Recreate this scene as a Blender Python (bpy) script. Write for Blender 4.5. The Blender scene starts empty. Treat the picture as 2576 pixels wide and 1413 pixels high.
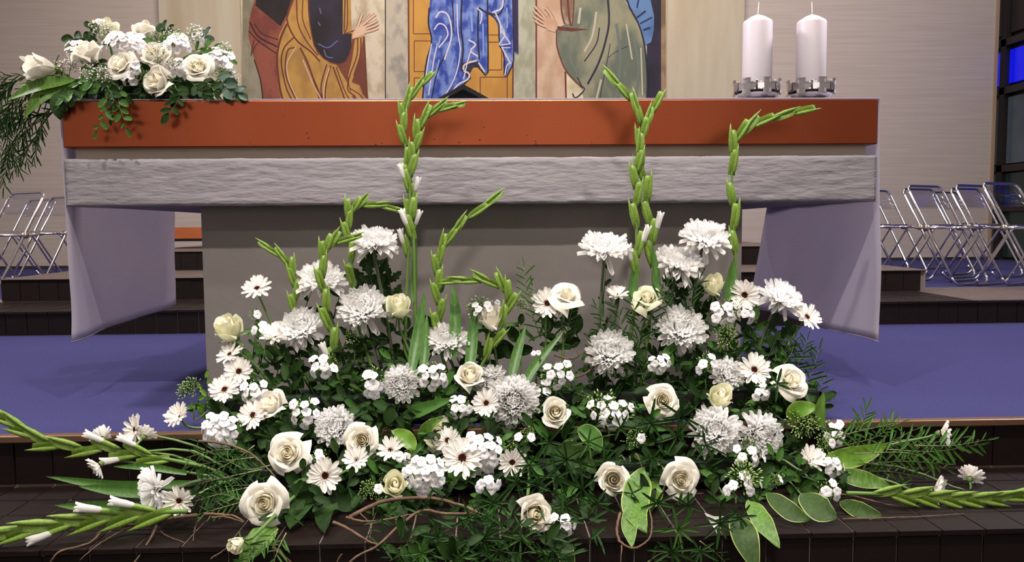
import bpy, bmesh, math, random
from mathutils import Vector, Matrix, Quaternion
random.seed(7)
R = random.Random(11)
C = bpy.context.scene.collection
SC = bpy.context.scene
PI = math.pi

# ------------------------------------------------------------------ camera, light, exposure
F = 2000.0                       # focal length in pixels of the 2576 x 1413 frame
CAM = Vector((0.0, -2.5, 0.565))
YAW, PITCH, ROLL = math.radians(2.1), math.radians(4.3), 0.0079
fwd = Vector((math.sin(YAW)*math.cos(PITCH), math.cos(YAW)*math.cos(PITCH), -math.sin(PITCH)))
right0 = fwd.cross(Vector((0,0,1))).normalized(); up0 = right0.cross(fwd).normalized()
right = (right0*math.cos(ROLL) - up0*math.sin(ROLL)).normalized()
up = (up0*math.cos(ROLL) + right0*math.sin(ROLL)).normalized()
cd = bpy.data.cameras.new('camera'); cam = bpy.data.objects.new('camera', cd); C.objects.link(cam)
M = Matrix((right, up, -fwd)).transposed().to_4x4(); M.translation = CAM
cam.matrix_world = M
cd.sensor_fit = 'HORIZONTAL'; cd.sensor_width = 36.0; cd.lens = 36.0*F/2576.0
cd.clip_start = 0.05; cd.clip_end = 100
SC.camera = cam

w = bpy.data.worlds.new('hall_ambient'); SC.world = w; w.use_nodes = True
bg = w.node_tree.nodes['Background']; bg.inputs[0].default_value = (0.52, 0.44, 0.40, 1); bg.inputs[1].default_value = 0.54

def lamp(kind, name, loc, target, power, color, size=0.1, spot=60, blend=0.6, sizey=None):
    l = bpy.data.lights.new(name, kind); l.energy = power; l.color = color
    if kind == 'SPOT': l.spot_size = math.radians(spot); l.spot_blend = blend; l.shadow_soft_size = size
    if kind == 'AREA':
        l.shape = 'RECTANGLE'; l.size = size; l.size_y = sizey or size
    o = bpy.data.objects.new(name, l); C.objects.link(o); o.location = loc
    o.rotation_euler = (Vector(target)-Vector(loc)).to_track_quat('-Z', 'Y').to_euler()
    return o
WARM = (1.0, 0.93, 0.85); WHITE = (1.0, 0.97, 0.96)
lamp('SPOT', 'spot_light', (-1.04, -2.0, 4.0), (-0.45, -0.4, 0.2), 350, WARM, 0.05, 62, 0.6)
lamp('SPOT', 'spot_light', (0.65, -2.0, 4.0), (0.4, -0.4, 0.2), 390, WARM, 0.05, 62, 0.6)
lamp('SPOT', 'spot_light', (-0.9, -1.05, 4.0), (-0.6, -0.4, 0.2), 110, WHITE, 0.05, 64, 0.6)
lamp('SPOT', 'spot_light', (1.1, -1.05, 4.0), (0.7, -0.4, 0.2), 120, WHITE, 0.05, 64, 0.6)
lamp('SPOT', 'spot_light', (0.1, -3.0, 3.6), (0.1, -0.6, 0.1), 250, WARM, 0.10, 40, 0.8)
lamp('AREA', 'copper_band_light', (-2.45, -8, 1.9), (-2.45, 0, 1.9), 22, (1.0,0.93,0.86), 1.5, sizey=2.4)  # added panel behind the camera, mirrored as a bright band in the copper
lamp('AREA', 'copper_band_light', (1.0, -8, 1.9), (1.0, 0, 1.9), 34, (1.0,0.93,0.86), 2.6, sizey=2.4)  # second added panel, for the wider bright band in the copper
lamp('AREA', 'wall_wash_light', (0, 3.2, 4.6), (0, 5.7, 1.4), 190, (1.0, 0.88, 0.76), 5.0, sizey=0.5)
lamp('AREA', 'wall_wash_light', (4.4, 3.6, 4.2), (4.2, 5.7, 0.8), 30, (0.93, 0.88, 1.0), 1.6, sizey=0.5)
lamp('AREA', 'cloth_fill_light', (-4.0, 0.5, 3.4), (-1.4, 0.5, 0.3), 200, (1.0, 0.92, 0.94), 0.8)  # added fill, shines through the left hanging cloth from outside
lamp('AREA', 'cloth_fill_light', (4.0, 0.5, 3.4), (1.3, 0.5, 0.3), 200, (0.97, 0.91, 0.97), 0.8)  # same added fill for the right hanging cloth
SC.view_settings.view_transform = 'Standard'; SC.view_settings.look = 'None'
SC.view_settings.gamma = 1.0; SC.view_settings.use_curve_mapping = False
SC.view_settings.exposure = 0.0
SC.cycles.use_denoising = True
SC.cycles.max_bounces = 6; SC.cycles.transparent_max_bounces = 16

# ------------------------------------------------------------------ helpers
def W(px, py, Y):
    """point on the vertical plane y = Y that the photograph shows at pixel (px, py)"""
    d = fwd*F + right*(px-1288.0) + up*(706.5-py)
    return CAM + d*((Y-CAM.y)/d.y)
def WZ(px, py, z):
    d = fwd*F + right*(px-1288.0) + up*(706.5-py)
    return CAM + d*((z-CAM.z)/d.z)
def SP(Y): return F/(Y+2.5)
def srgb(c):
    return tuple(((v/255.0)/12.92 if v/255.0 <= 0.04045 else ((v/255.0+0.055)/1.055)**2.4) for v in c)+(1.0,)

def mat(name, col, rough=0.6, metal=0.0, trans=0.0, noise=None, bump=None, spec=0.5, coord='Object', **kw):
    """noise = (scale, second colour, stretch xyz, contrast lo, hi);  bump = (scale, strength, stretch)"""
    m = bpy.data.materials.new(name); m.use_nodes = True
    nt = m.node_tree; b = nt.nodes['Principled BSDF']
    b.inputs['Base Color'].default_value = srgb(col); b.inputs['Roughness'].default_value = rough
    b.inputs['Metallic'].default_value = metal; b.inputs['Specular IOR Level'].default_value = spec
    for k, v in kw.items(): b.inputs[k.replace('_', ' ')].default_value = v
    def tex(scale, stretch, detail=5):
        tc = nt.nodes.new('ShaderNodeTexCoord'); mp = nt.nodes.new('ShaderNodeMapping')
        mp.inputs['Scale'].default_value = stretch
        n = nt.nodes.new('ShaderNodeTexNoise'); n.inputs['Scale'].default_value = scale; n.inputs['Detail'].default_value = detail
        nt.links.new(tc.outputs[coord], mp.inputs[0]); nt.links.new(mp.outputs[0], n.inputs['Vector'])
        return n
    colout = None
    if noise:
        n = tex(noise[0], noise[2] if len(noise) > 2 else (1,1,1))
        r = nt.nodes.new('ShaderNodeValToRGB')
        r.color_ramp.elements[0].position = noise[3] if len(noise) > 3 else 0.35
        r.color_ramp.elements[1].position = noise[4] if len(noise) > 4 else 0.65
        r.color_ramp.elements[0].color = srgb(col); r.color_ramp.elements[1].color = srgb(noise[1])
        nt.links.new(n.outputs['Fac'], r.inputs[0]); nt.links.new(r.outputs[0], b.inputs['Base Color']); colout = r.outputs[0]
    if bump:
        n = tex(bump[0], bump[2] if len(bump) > 2 else (1,1,1), 8)
        bp = nt.nodes.new('ShaderNodeBump'); bp.inputs['Strength'].default_value = bump[1]; bp.inputs['Distance'].default_value = bump[3] if len(bump) > 3 else 0.01
        nt.links.new(n.outputs['Fac'], bp.inputs['Height']); nt.links.new(bp.outputs[0], b.inputs['Normal'])
    if trans:
        t = nt.nodes.new('ShaderNodeBsdfTranslucent'); t.inputs[0].default_value = srgb(col)
        if colout: nt.links.new(colout, t.inputs[0])
        mx = nt.nodes.new('ShaderNodeMixShader'); mx.inputs[0].default_value = trans
        nt.links.new(b.outputs[0], mx.inputs[1]); nt.links.new(t.outputs[0], mx.inputs[2])
        nt.links.new(mx.outputs[0], nt.nodes['Material Output'].inputs[0])
    return m

MT = {}
MT['petal'] = mat('white_petal', (246,243,240), 0.55, trans=0.45)
MT['mumcore'] = mat('white_petal_inner', (254,253,251), 0.6, trans=0.7)
MT['gerb'] = mat('gerbera_petal', (246,241,234), 0.5, trans=0.3, bump=(60,0.25,(1,1,0.1),0.002))
MT['gerbring'] = mat('gerbera_ring', (238,226,205), 0.7, trans=0.2)
MT['disc'] = mat('gerbera_disc', (30,8,6), 0.95, spec=0.1, noise=(300,(58,20,14)))
MT['mumeye'] = mat('mum_eye', (170,165,70), 0.8)
MT['rose_out'] = mat('rose_outer', (238,232,216), 0.5, trans=0.3, noise=(6,(244,240,230)))
MT['rose_in'] = mat('rose_inner', (253,247,228), 0.5, trans=0.7)
MT['rose_grn'] = mat('rose_greenish', (226,228,184), 0.5, trans=0.3, noise=(14,(238,234,212)))
MT['phlox'] = mat('phlox_petal', (246,243,245), 0.5, trans=0.3)
MT['phloxeye'] = mat('phlox_throat', (178,160,160), 0.8)
MT['budgreen'] = mat('bud_green', (120,160,60), 0.5, trans=0.15, noise=(60,(196,206,150)))
MT['glad'] = mat('gladiolus_green', (112,146,54), 0.45, trans=0.25, noise=(18,(140,168,72)))
MT['gladstem'] = mat('gladiolus_stem', (88,120,48), 0.5)
MT['sword'] = mat('sword_leaf', (66,104,44), 0.45, trans=0.2, noise=(30,(84,126,54),(6,6,0.5)))
MT['stem'] = mat('flower_stem', (88,116,58), 0.5)
MT['darkstem'] = mat('mum_stem', (60,74,42), 0.6)
MT['leafdk'] = mat('leaf_dark', (22,42,14), 0.6, trans=0.12, spec=0.2, noise=(12,(42,70,22)))
MT['leafmd'] = mat('leaf_mid', (52,90,26), 0.55, spec=0.25, trans=0.2, noise=(14,(78,122,52)))
MT['leaffine'] = mat('leaf_narrow', (30,60,21), 0.55, spec=0.25, trans=0.18, noise=(10,(46,82,30)))
MT['leafgrey'] = mat('leaf_grey_green', (70,92,76), 0.5, trans=0.1)
MT['leafbr'] = mat('leaf_bright', (120,158,52), 0.4, trans=0.3, noise=(12,(92,136,40),(4,4,1)))
MT['margin'] = mat('leaf_margin', (158,174,92), 0.45, trans=0.3)
MT['hosta'] = mat('hosta_leaf', (104,142,54), 0.55, trans=0.25, noise=(22,(74,112,38),(6,6,1)))
MT['hostadk'] = mat('hosta_dark', (44,66,24), 0.6, trans=0.15, spec=0.3, noise=(22,(58,82,32),(6,6,1)))
MT['twig'] = mat('twig_bark', (74,52,37), 0.8, noise=(40,(108,82,60)), bump=(90,0.4))
MT['breath'] = mat('tiny_white_blossom', (240,238,226), 0.6, trans=0.15)
MT['gypstem'] = mat('fine_stem', (120,124,84), 0.7)

def link(o, parent=None):
    C.objects.link(o)
    if parent is not None: o.parent = parent
    return o
def tag(o, label=None, cat=None, group=None, kind=None):
    if label: o['label'] = label
    if cat: o['category'] = cat
    if group: o['group'] = group
    if kind: o['kind'] = kind
    return o
def empty(name, loc, label=None, cat=None, group=None, rotz=0):
    o = bpy.data.objects.new(name, None); o.empty_display_size = 0.02; C.objects.link(o)
    o.location = loc; o.rotation_euler = (0,0,rotz)
    return tag(o, label, cat, group)
def mesh(name, vs, fs, mats, mi=None, smooth=True):
    me = bpy.data.meshes.new(name); me.from_pydata([tuple(v) for v in vs], [], fs); me.update()
    for m in (mats if isinstance(mats, (list, tuple)) else [mats]): me.materials.append(MT[m] if isinstance(m, str) else m)
    if smooth: me.polygons.foreach_set('use_smooth', [True]*len(me.polygons))
    if mi: me.polygons.foreach_set('material_index', mi)
    me.update()
    return me
def ob(name, me, parent=None, mtx=None):
    o = bpy.data.objects.new(name, me); link(o, parent)
    if mtx is not None: o.matrix_basis = mtx
    return o
class MB:
    """collects shapes for ONE mesh"""
    def __init__(s): s.v, s.f, s.m = [], [], []
    def add(s, vs, fs, mtx=None, mi=0):
        n = len(s.v)
        s.v += [(mtx @ Vector(v)) if mtx is not None else Vector(v) for v in vs]
        s.f += [tuple(i+n for i in f) for f in fs]; s.m += [mi]*len(fs); return s
    def box(s, a, b, mi=0):
        x0,y0,z0 = a; x1,y1,z1 = b
        vs = [(x0,y0,z0),(x1,y0,z0),(x1,y1,z0),(x0,y1,z0),(x0,y0,z1),(x1,y0,z1),(x1,y1,z1),(x0,y1,z1)]
        return s.add(vs, [(0,3,2,1),(4,5,6,7),(0,1,5,4),(1,2,6,5),(2,3,7,6),(3,0,4,7)], None, mi)
    def tube(s, pts, r, n=6, mi=0, cap=True):
        pts = [Vector(p) for p in pts]; k = len(pts)
        rs = r if isinstance(r, (list, tuple)) else [r]*k
        base = len(s.v); prev = None
        for i, p in enumerate(pts):
            t = (pts[min(i+1,k-1)]-pts[max(i-1,0)]).normalized()
            if prev is None:
                a = Vector((0,0,1)) if abs(t.z) < 0.9 else Vector((1,0,0)); x = t.cross(a).normalized()
            else: x = (prev - t*prev.dot(t)).normalized()
            prev = x; y = t.cross(x)
            for j in range(n):
                an = 2*PI*j/n; s.v.append(p + (x*math.cos(an)+y*math.sin(an))*rs[i])
        for i in range(k-1):
            for j in range(n):
                a = base+i*n+j; b = base+i*n+(j+1)%n
                s.f.append((a, b, b+n, a+n)); s.m.append(mi)
        if cap:
            s.f.append(tuple(base+j for j in range(n))[::-1]); s.m.append(mi)
            s.f.append(tuple(base+(k-1)*n+j for j in range(n))); s.m.append(mi)
        return s
    def lathe(s, prof, n=24, c=(0,0,0), mi=0):
        base = len(s.v); k = len(prof)
        for r_, z in prof:
            for j in range(n):
                an = 2*PI*j/n; s.v.append(Vector((c[0]+r_*math.cos(an), c[1]+r_*math.sin(an), c[2]+z)))
        for i in range(k-1):
            for j in range(n):
                a = base+i*n+j; b = base+i*n+(j+1)%n
                s.f.append((a, b, b+n, a+n)); s.m.append(mi)
        if prof[0][0] > 1e-6: s.f.append(tuple(base+j for j in range(n))[::-1]); s.m.append(mi)
        if prof[-1][0] > 1e-6: s.f.append(tuple(base+(k-1)*n+j for j in range(n))); s.m.append(mi)
        return s
    def me(s, name, mats, smooth=True): return mesh(name, s.v, s.f, mats, s.m, smooth)
    def build(s, name, mats, parent=None, smooth=True, off=None):
        if off is not None: s.v = [v-off for v in s.v]
        return ob(name, s.me(name, mats, smooth), parent)
def bevel(o, wd=0.003, seg=2):
    b = o.modifiers.new('bevel', 'BEVEL'); b.width = wd; b.segments = seg; b.limit_method = 'ANGLE'; return o
def curve(pts, n=24):
    """Catmull-Rom through the points"""
    P = [Vector(p) for p in pts]; P = [P[0]*2-P[1]] + P + [P[-1]*2-P[-2]]
    out = []; segs = len(P)-3
    for i in range(n):
        u = i/(n-1)*segs; k = min(int(u), segs-1); t = u-k
        a, b, c, d = P[k:k+4]
        out.append(0.5*((2*b)+(c-a)*t+(2*a-5*b+4*c-d)*t*t+(3*b-a-3*c+d)*t**3))
    return out
def frame(p, d, nrm, sx, sy, sz):
    """matrix: local Y along d, local Z near nrm"""
    d = Vector(d).normalized(); x = d.cross(Vector(nrm))
    if x.length < 1e-4: x = d.cross(Vector((0.3,0.5,0.8)))
    x.normalize(); z = x.cross(d)
    m = Matrix((x*sx, d*sy, z*sz)).transposed().to_4x4(); m.translation = p; return m
def aim(p, d, spin, s):
    q = Vector(d).to_track_quat('Z', 'Y') @ Quaternion((0,0,1), spin)
    return Matrix.Translation(p) @ q.to_matrix().to_4x4() @ Matrix.Scale(s, 4)
# ------------------------------------------------------------------ the setting
MT['wall'] = mat('wall_weave', (176,164,156), 0.9, noise=(3,(168,156,148),(0.4,1,14)), bump=(30,0.15,(0.3,1,14),0.004))
MT['wallbase'] = mat('wall_base', (40,34,32), 0.7)
MT['tile'] = mat('black_tile', (18,9,7), 0.5, spec=0.25, noise=(14,(25,13,10)), bump=(40,0.25,(1,1,1),0.002))
MT['grout'] = mat('grout', (120,106,98), 0.9)
MT['carpet'] = mat('blue_carpet', (54,53,94), 0.98, noise=(160,(62,61,102)), bump=(400,0.5,(1,1,1),0.004), spec=0.1)
MT['nosing'] = mat('brass_nosing', (150,118,96), 0.35, metal=0.8)
MT['hallfloor'] = mat('hall_floor', (40,32,30), 0.5)
MT['brownfloor'] = mat('brown_stone', (92,78,72), 0.55, noise=(20,(80,68,62)))
YE = -0.36          # front edge of the carpeted platform
YT = -0.785         # front edge of the first tread below it
ZT = -0.140         # its height
ZL = -0.285         # hall floor below
fl = MB().box((-6,-6,ZL-0.02),(6,YT+0.02,ZL)).build('floor', 'hallfloor', smooth=False); tag(fl, kind='structure')
fl = MB().box((-6,YE+0.02,-0.02),(6,5.7,0)).build('floor_carpet', 'carpet', smooth=False); tag(fl, kind='structure')
carpetobj = fl
nz = MB().box((-3.2,YE-0.008,-0.016),(3.2,YE+0.022,0.003)).build('trim_1', 'nosing', smooth=False); tag(nz, kind='structure'); bevel(nz, 0.003)

def tiles(parent, x0, x1, pitch, rows, kind, y, z, h=0.0, gap=0.004, jit=0.0008, phase=0.0, rp=None):
    """kind 'riser': faces -Y at y, from z-h to z.  kind 'tread': rows going back from y at height z"""
    rr = random.Random(3)
    if kind == 'riser': me = MB().box((0,-0.002,0),(pitch-gap,0.01,h-gap)).me('tile','tile',False)
    else: me = MB().box((0,0,-0.01),(pitch-gap,(rp or pitch)-gap,0.001)).me('tile','tile',False)
    n = int(round((x1-x0)/pitch))
    for r in range(rows):
        for i in range(n):
            o = ob('tile', me, parent)
            o.location = (x0+i*pitch+phase, y+r*(rp or pitch) + (rr.uniform(-jit,jit) if kind=='riser' else 0), (z-h+gap/2 if kind=='riser' else z+rr.uniform(-jit,jit)*0.7))
def stepblock(name, a, b, m='grout'):
    o = MB().box(a, b).build(name, m, smooth=False); tag(o, kind='structure'); return o
s1 = stepblock('step', (-3.2, YT+0.012, ZL-0.02), (3.2, YE+0.03, ZT-0.0025))
tiles(s1, -2.0, 2.1, 0.1, 4, 'tread', YT-0.002, ZT-0.001, phase=0.035, rp=0.1095)
tiles(s1, -1.6, 1.8, 0.1, 1, 'riser', YT+0.008, ZT-0.014, 0.125, phase=0.035)
s2 = stepblock('step', (-3.2, YE+0.018, ZT-0.01), (3.2, YE+0.06, -0.018))
tiles(s2, -2.0, 2.1, 0.1, 1, 'riser', YE+0.012, -0.018, 0.118, phase=0.035)
# tiers behind the altar
YA, YB, YC = 1.62, 2.16, 2.85
Z1, Z2, Z3 = 0.122, 0.256, 0.385
xa = W(0, 695, YB).x; xb = W(2332, 669, YB).x
t1 = stepblock('step', (-6, YA+0.012, 0), (6, YB+0.9, Z1-0.002))
tiles(t1, -3.3, 4.0, 0.108, 1, 'riser', YA+0.008, Z1-0.006, 0.114)
tiles(t1, -3.3, 3.0, 0.108, 5, 'tread', YA-0.002, Z1)
t2 = stepblock('step', (xa, YB+0.012, Z1-0.02), (xb, YB+2.6, Z2-0.006))
tiles(t2, xa, xb, 0.108, 1, 'riser', YB+0.008, Z2-0.006, 0.125)
bb = MB().box((xa,YB-0.005,Z2-0.006),(xb,YB+2.6,Z2)).build('step_top', 'brownfloor', smooth=False); tag(bb, kind='structure'); bevel(bb, 0.002)
x3a = W(330, 640, YC).x; x3b = W(2000, 600, YC).x
t3 = stepblock('step', (x3a, YC+0.012, Z2-0.02), (x3b, YC+1.5, Z3-0.006))
tiles(t3, x3a, x3b, 0.108, 1, 'riser', YC+0.008, Z3-0.006, 0.12)
bb = MB().box((x3a,YC-0.005,Z3-0.006),(x3b,YC+1.5,Z3)).build('step_top', 'brownfloor', smooth=False); tag(bb, kind='structure'); bevel(bb, 0.002)
# raised floor behind: brown stone margin then blue carpet under the chairs
o = MB().box((xb-0.05,YA-0.002,Z1-0.004),(6,YB+0.25,Z1+0.0045)).build('floor_stone_margin', 'brownfloor', smooth=False); tag(o, kind='structure')
o = MB().box((-6,YB+0.2,Z1-0.01),(6,5.72,Z1)).build('floor_raised_carpet', 'carpet', smooth=False); tag(o, kind='structure')
# walls
YW = 5.7
xr = W(2495, 300, YW).x
o = MB().box((-6,YW,0),(xr,YW+0.15,5)).build('wall_back', 'wall', smooth=False); tag(o, kind='structure')
o = MB().box((-6,YW-0.015,Z1),(xr,YW,Z1+0.03)).build('baseboard_back', 'wallbase', smooth=False); tag(o, kind='structure')
# dark glazed side wall on the right
MT['darkframe'] = mat('dark_frame', (24,18,18), 0.5)
MT['bluepane'] = mat('blue_glass', (10,20,190), 0.15, **{'Emission_Color': srgb((6,14,215)), 'Emission_Strength': 0.6})
MT['greypane'] = mat('grey_glass', (70,82,92), 0.12, noise=(1.2,(44,52,60)))
MT['greenpane'] = mat('green_glass', (30,46,42), 0.15)
wr = MB().box((xr,YW-0.02,0),(xr+0.03,YW+0.02,5)).build('trim_2', mat('wall_edge',(150,128,104),0.7), smooth=False); tag(wr, kind='structure')
XR = xr+0.1
o = MB().box((XR+0.06,1.5,0),(XR+0.2,YW+2.5,5)).build('wall_right', 'darkframe', smooth=False); tag(o, kind='structure')
wn = empty('window_1', (XR,YW,0)); tag(wn, kind='structure')
ys = [YW+0.6-i*0.62 for i in range(7)]; zs = [0.15, 1.07, 1.93, 2.33, 3.4]
zz = [(0.15,0.62,'greenpane'),(0.70,1.02,'greenpane'),(1.12,1.80,'greypane'),(1.94,2.28,'bluepane'),(2.45,3.6,'darkframe')]
for i in range(len(ys)-1):
    for (a, b, m) in zz:
        p = MB().box((0,-0.26,a),(0.02,0.26,b)).build('pane', m, wn, False); p.location = (0.02, ys[i]-YW-0.31, 0)
    p = MB().box((-0.02,-0.04,0.1),(0.05,0.04,4)).build('mullion', 'darkframe', wn, False); p.location = (0.0, ys[i]-YW, 0)
for z in (0.1, 0.66, 1.07, 1.87, 2.36, 3.7):
    p = MB().box((-0.02,-3.3,-0.035),(0.05,0.7,0.035)).build('rail', 'darkframe', wn, False); p.location = (0,0,z)

# ------------------------------------------------------------------ hanging textile and painting
MT['textile'] = mat('pale_textile', (176,167,149), 0.9, noise=(2.2,(163,150,126),(2.2,1,0.25),0.4,0.7), bump=(60,0.2,(0.2,1,6),0.003))
YP = 5.66
def wq(px, py, Y=YP): return W(px, py, Y)
xl, xrr = wq(402,100).x, wq(1872,100).x
hang = MB().box((xl,YP,0.9),(xrr,YP+0.02,4.6)).build('wall_hanging', 'textile', smooth=False)
tag(hang, 'pale beige textile panel hanging on the grey wall around the painting', 'wall hanging')
pa, pb = wq(610,100).x, wq(1675,100).x
ptg = MB().box((pa,YP-0.014,0.95),(pb,YP-0.002,4.3)).build('painting', mat('paint_ground',(196,184,160),0.85,noise=(5,(168,158,128),(1,1,1),0.4,0.62)), smooth=False)
tag(ptg, 'large painted panel of robed figures with raised hands beside a yellow door', 'painting')
from mathutils.geometry import tessellate_polygon
PM = {}
def pm(col, col2=None, sc=7):
    def ds(c):
        g = 0.3*c[0]+0.55*c[1]+0.15*c[2]; return tuple(int((v*0.78+g*0.22)*0.9) for v in c)
    col2 = col2 or tuple(int(v*0.86) for v in col)
    col, col2 = ds(col), ds(col2); k = (col, col2)
    if k not in PM: PM[k] = mat('paint', col, 0.85, noise=(sc, col2 or tuple(int(v*0.86) for v in col), (1,1,0.6), 0.42, 0.6), coord='Object')
    return PM[k]
layer = [0]
def run_down(pts, closed):
    """shapes that reach the altar edge run on down the panel behind it"""
    out = []; n = len(pts); low = lambda i: 0 <= i < n and pts[i][1] >= 247
    for i, (x, y) in enumerate(pts):
        if closed and low(i) and low(i+1): out += [(x, y), (x, 430)]
        elif closed and low(i) and low(i-1): out += [(x, 430), (x, y)]
        elif not closed and low(i) and i == n-1: out += [(x, y), (x, 430)]
        else: out.append((x, y))
    return out
def paint(pts, col, col2=None, sc=7):
    """flat area of paint on the panel"""
    layer[0] += 1; Y = YP-0.0145-0.00004*layer[0]
    P = [wq(x, y, YP-0.014) for x, y in run_down(pts, True)]
    V3 = [Vector((p.x, Y, p.z)) for p in P]; tri = tessellate_polygon([V3])
    tri = [t if (V3[t[1]]-V3[t[0]]).cross(V3[t[2]]-V3[t[0]]).y < 0 else t[::-1] for t in tri]
    me = bpy.data.meshes.new('painted_area'); me.from_pydata([tuple(v) for v in V3], [], [tuple(t) for t in tri]); me.update(); me.materials.append(pm(col, col2, sc))
    return ob('painted_area', me, ptg)
def stroke(pts, wd, col, n=14):
    layer[0] += 1; Y = YP-0.0145-0.00004*layer[0]
    P = [wq(x, y, YP-0.014) for x, y in pts]; P = curve([(p.x,Y,p.z) for p in P], n) if len(pts) > 2 else [Vector((p.x,Y,p.z)) for p in P]
    if pts[-1][1] >= 247: q = wq(pts[-1][0], 430, YP-0.014); P = P+[Vector((q.x, Y, q.z))]
    vs, fs = [], []; k = len(P)
    for i, p in enumerate(P):
        t = (P[min(i+1,k-1)]-P[max(i-1,0)]).normalized(); nn = Vector((-t.z,0,t.x))*wd/245*0.5
        vs += [p+nn, p-nn]
    fs = [(2*i,2*i+1,2*i+3,2*i+2) for i in range(k-1)]
    return ob('brush_line', mesh('brush_line', vs, fs, pm(col, col)), ptg)
RB, DB = (112,44,30), (60,26,22)
UP = -80   # shapes run on above the frame
# walls of the painted scene
paint([(610,UP),(642,UP),(660,252),(610,252)], (150,142,116), (128,120,92))
paint([(880,UP),(969,UP),(969,252),(880,252)], (206,192,166), (178,158,122), 9)
paint([(970,UP),(1026,UP),(1026,252),(970,252)], (184,172,150), (146,140,130), 10)
paint([(1290,UP),(1348,UP),(1348,252),(1290,252)], (176,176,152), (150,150,124), 9)
paint([(1350,UP),(1426,UP),(1426,252),(1350,252)], (206,170,140), (190,146,112), 6)
paint([(1627,UP),(1663,UP),(1663,252),(1627,252)], (42,34,62), (30,24,46))
paint([(1663,UP),(1675,UP),(1675,252),(1663,252)], (160,126,88), (120,92,60))
paint([(1028,UP),(1292,UP),(1292,252),(1028,252)], (204,142,42), (190,126,34), 5)
for q in ([(969.5,UP),(969.5,252)], ): stroke(q, 2.5, (40,26,24))
for q in ([(1027,UP),(1029,252)], [(1349,UP),(1349,252)], [(1422,180),(1424,252)], [(1291,100),(1290,252)]): stroke(q, 4, RB)
for (x0,y0,x1,y1) in ((1040,-30,1100,85),(1042,103,1088,180),(1042,196,1075,256),(1226,-30,1255,88),(1226,106,1262,176),(1208,194,1276,256)):
    for q in ([(x0,y0),(x1,y0)],[(x0,y1),(x1,y1)],[(x0,y0),(x0,y1)],[(x1,y0),(x1,y1)]): stroke(q, 2, RB)
# figure in red behind
paint([(652,UP),(640,0),(628,45),(625,90),(640,150),(655,200),(660,252),(706,252),(700,180),(696,120),(720,60),(760,-10),(780,UP)], (158,74,52), (128,52,42))
paint([(660,UP),(642,14),(706,66),(728,24),(745,-20),(750,UP)], (28,20,22), (40,28,30))
for q, wd in (([(628,55),(650,92),(698,118)],4),([(626,78),(652,105),(696,135)],3),([(640,60),(660,85),(700,100)],2.5),([(640,100),(634,125),(632,140)],2),([(655,100),(640,120),(636,135)],2),([(640,150),(655,200),(662,252)],3)): stroke(q, wd, DB)
# figure in ochre
paint([(770,UP),(740,0),(726,40),(702,88),(697,150),(700,215),(707,252),(928,252),(918,165),(915,92),(885,80),(880,UP)], (196,140,50), (168,118,44))
paint([(845,160),(880,140),(886,98),(918,92),(926,252),(890,252),(872,205)], (126,58,34), (112,46,30))
paint([(775,UP),(776,20),(783,80),(795,125),(822,152),(852,162),(872,152),(884,122),(885,84),(862,86),(863,UP)], (30,22,26), (44,36,62), 3)
paint([(893,100),(914,92),(906,140),(880,222),(876,190),(886,150)], (196,138,54), (176,120,44))
paint([(880,205),(905,215),(912,236),(925,252),(900,252),(893,238),(884,242)], (196,138,54), (150,100,40))
for q, wd in (([(775,UP),(776,20),(783,80),(795,125),(822,152),(852,162),(872,152),(884,122)],3),
              ([(746,0),(750,60),(772,105),(800,140)],3),([(762,0),(762,50),(782,100)],2.5),([(735,0),(722,50),(745,100),(782,130),(805,155)],4),
              ([(722,60),(705,100),(697,150),(704,220),(712,252)],5),([(742,92),(715,120),(708,160),(720,220),(735,252)],3.5),
              ([(745,120),(725,125),(718,160),(722,200),(745,252)],3.5),([(755,120),(775,160),(795,220),(805,252)],4),([(765,140),(790,200),(812,252)],3),
              ([(822,162),(808,215),(812,252)],3.5),([(832,165),(820,215),(818,252)],3),([(838,168),(855,215),(868,252)],3.5),([(846,168),(866,225),(880,252)],2.5),
              ([(900,95),(898,140),(880,190),(875,225),(890,240)],3),([(908,95),(906,140),(890,190)],3),([(914,92),(920,160),(922,252)],3),
              ([(868,0),(866,80)],3),([(872,UP),(874,60),(866,84),(893,76)],2.5),([(880,222),(905,238),(915,252)],2.5)): stroke(q, wd, RB)
for q in ([(745,118),(722,160),(728,205),(748,250)],[(762,150),(785,205),(808,250)],[(829,170),(816,215),(814,250)]): stroke(q, 2.5, (214,176,140))
for q in ([(804,20),(808,35)],[(800,55),(806,65)],[(800,110),(825,120),(850,102)],[(815,125),(822,142),(838,146)]): stroke(q, 3, (92,92,150))
# open hand with separate fingers
paint([(886,98),(888,84),(897,66),(912,58),(924,62),(930,72),(925,84),(905,92)], (216,172,140), (200,150,120))
for q, wd in (([(900,68),(906,50),(911,36)],5),([(908,62),(925,46),(934,36)],5),([(912,63),(932,46),(945,36)],5.5),([(916,68),(938,58),(950,50)],5),([(920,74),(940,66),(953,60)],5),([(915,82),(938,76),(952,70)],5.5)):
    stroke(q, wd+2, RB); stroke(q, wd, (218,176,146))
paint([(895,92),(894,84),(901,70),(912,63),(922,70),(920,80),(908,88)], (218,176,146), (206,160,130))
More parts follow.
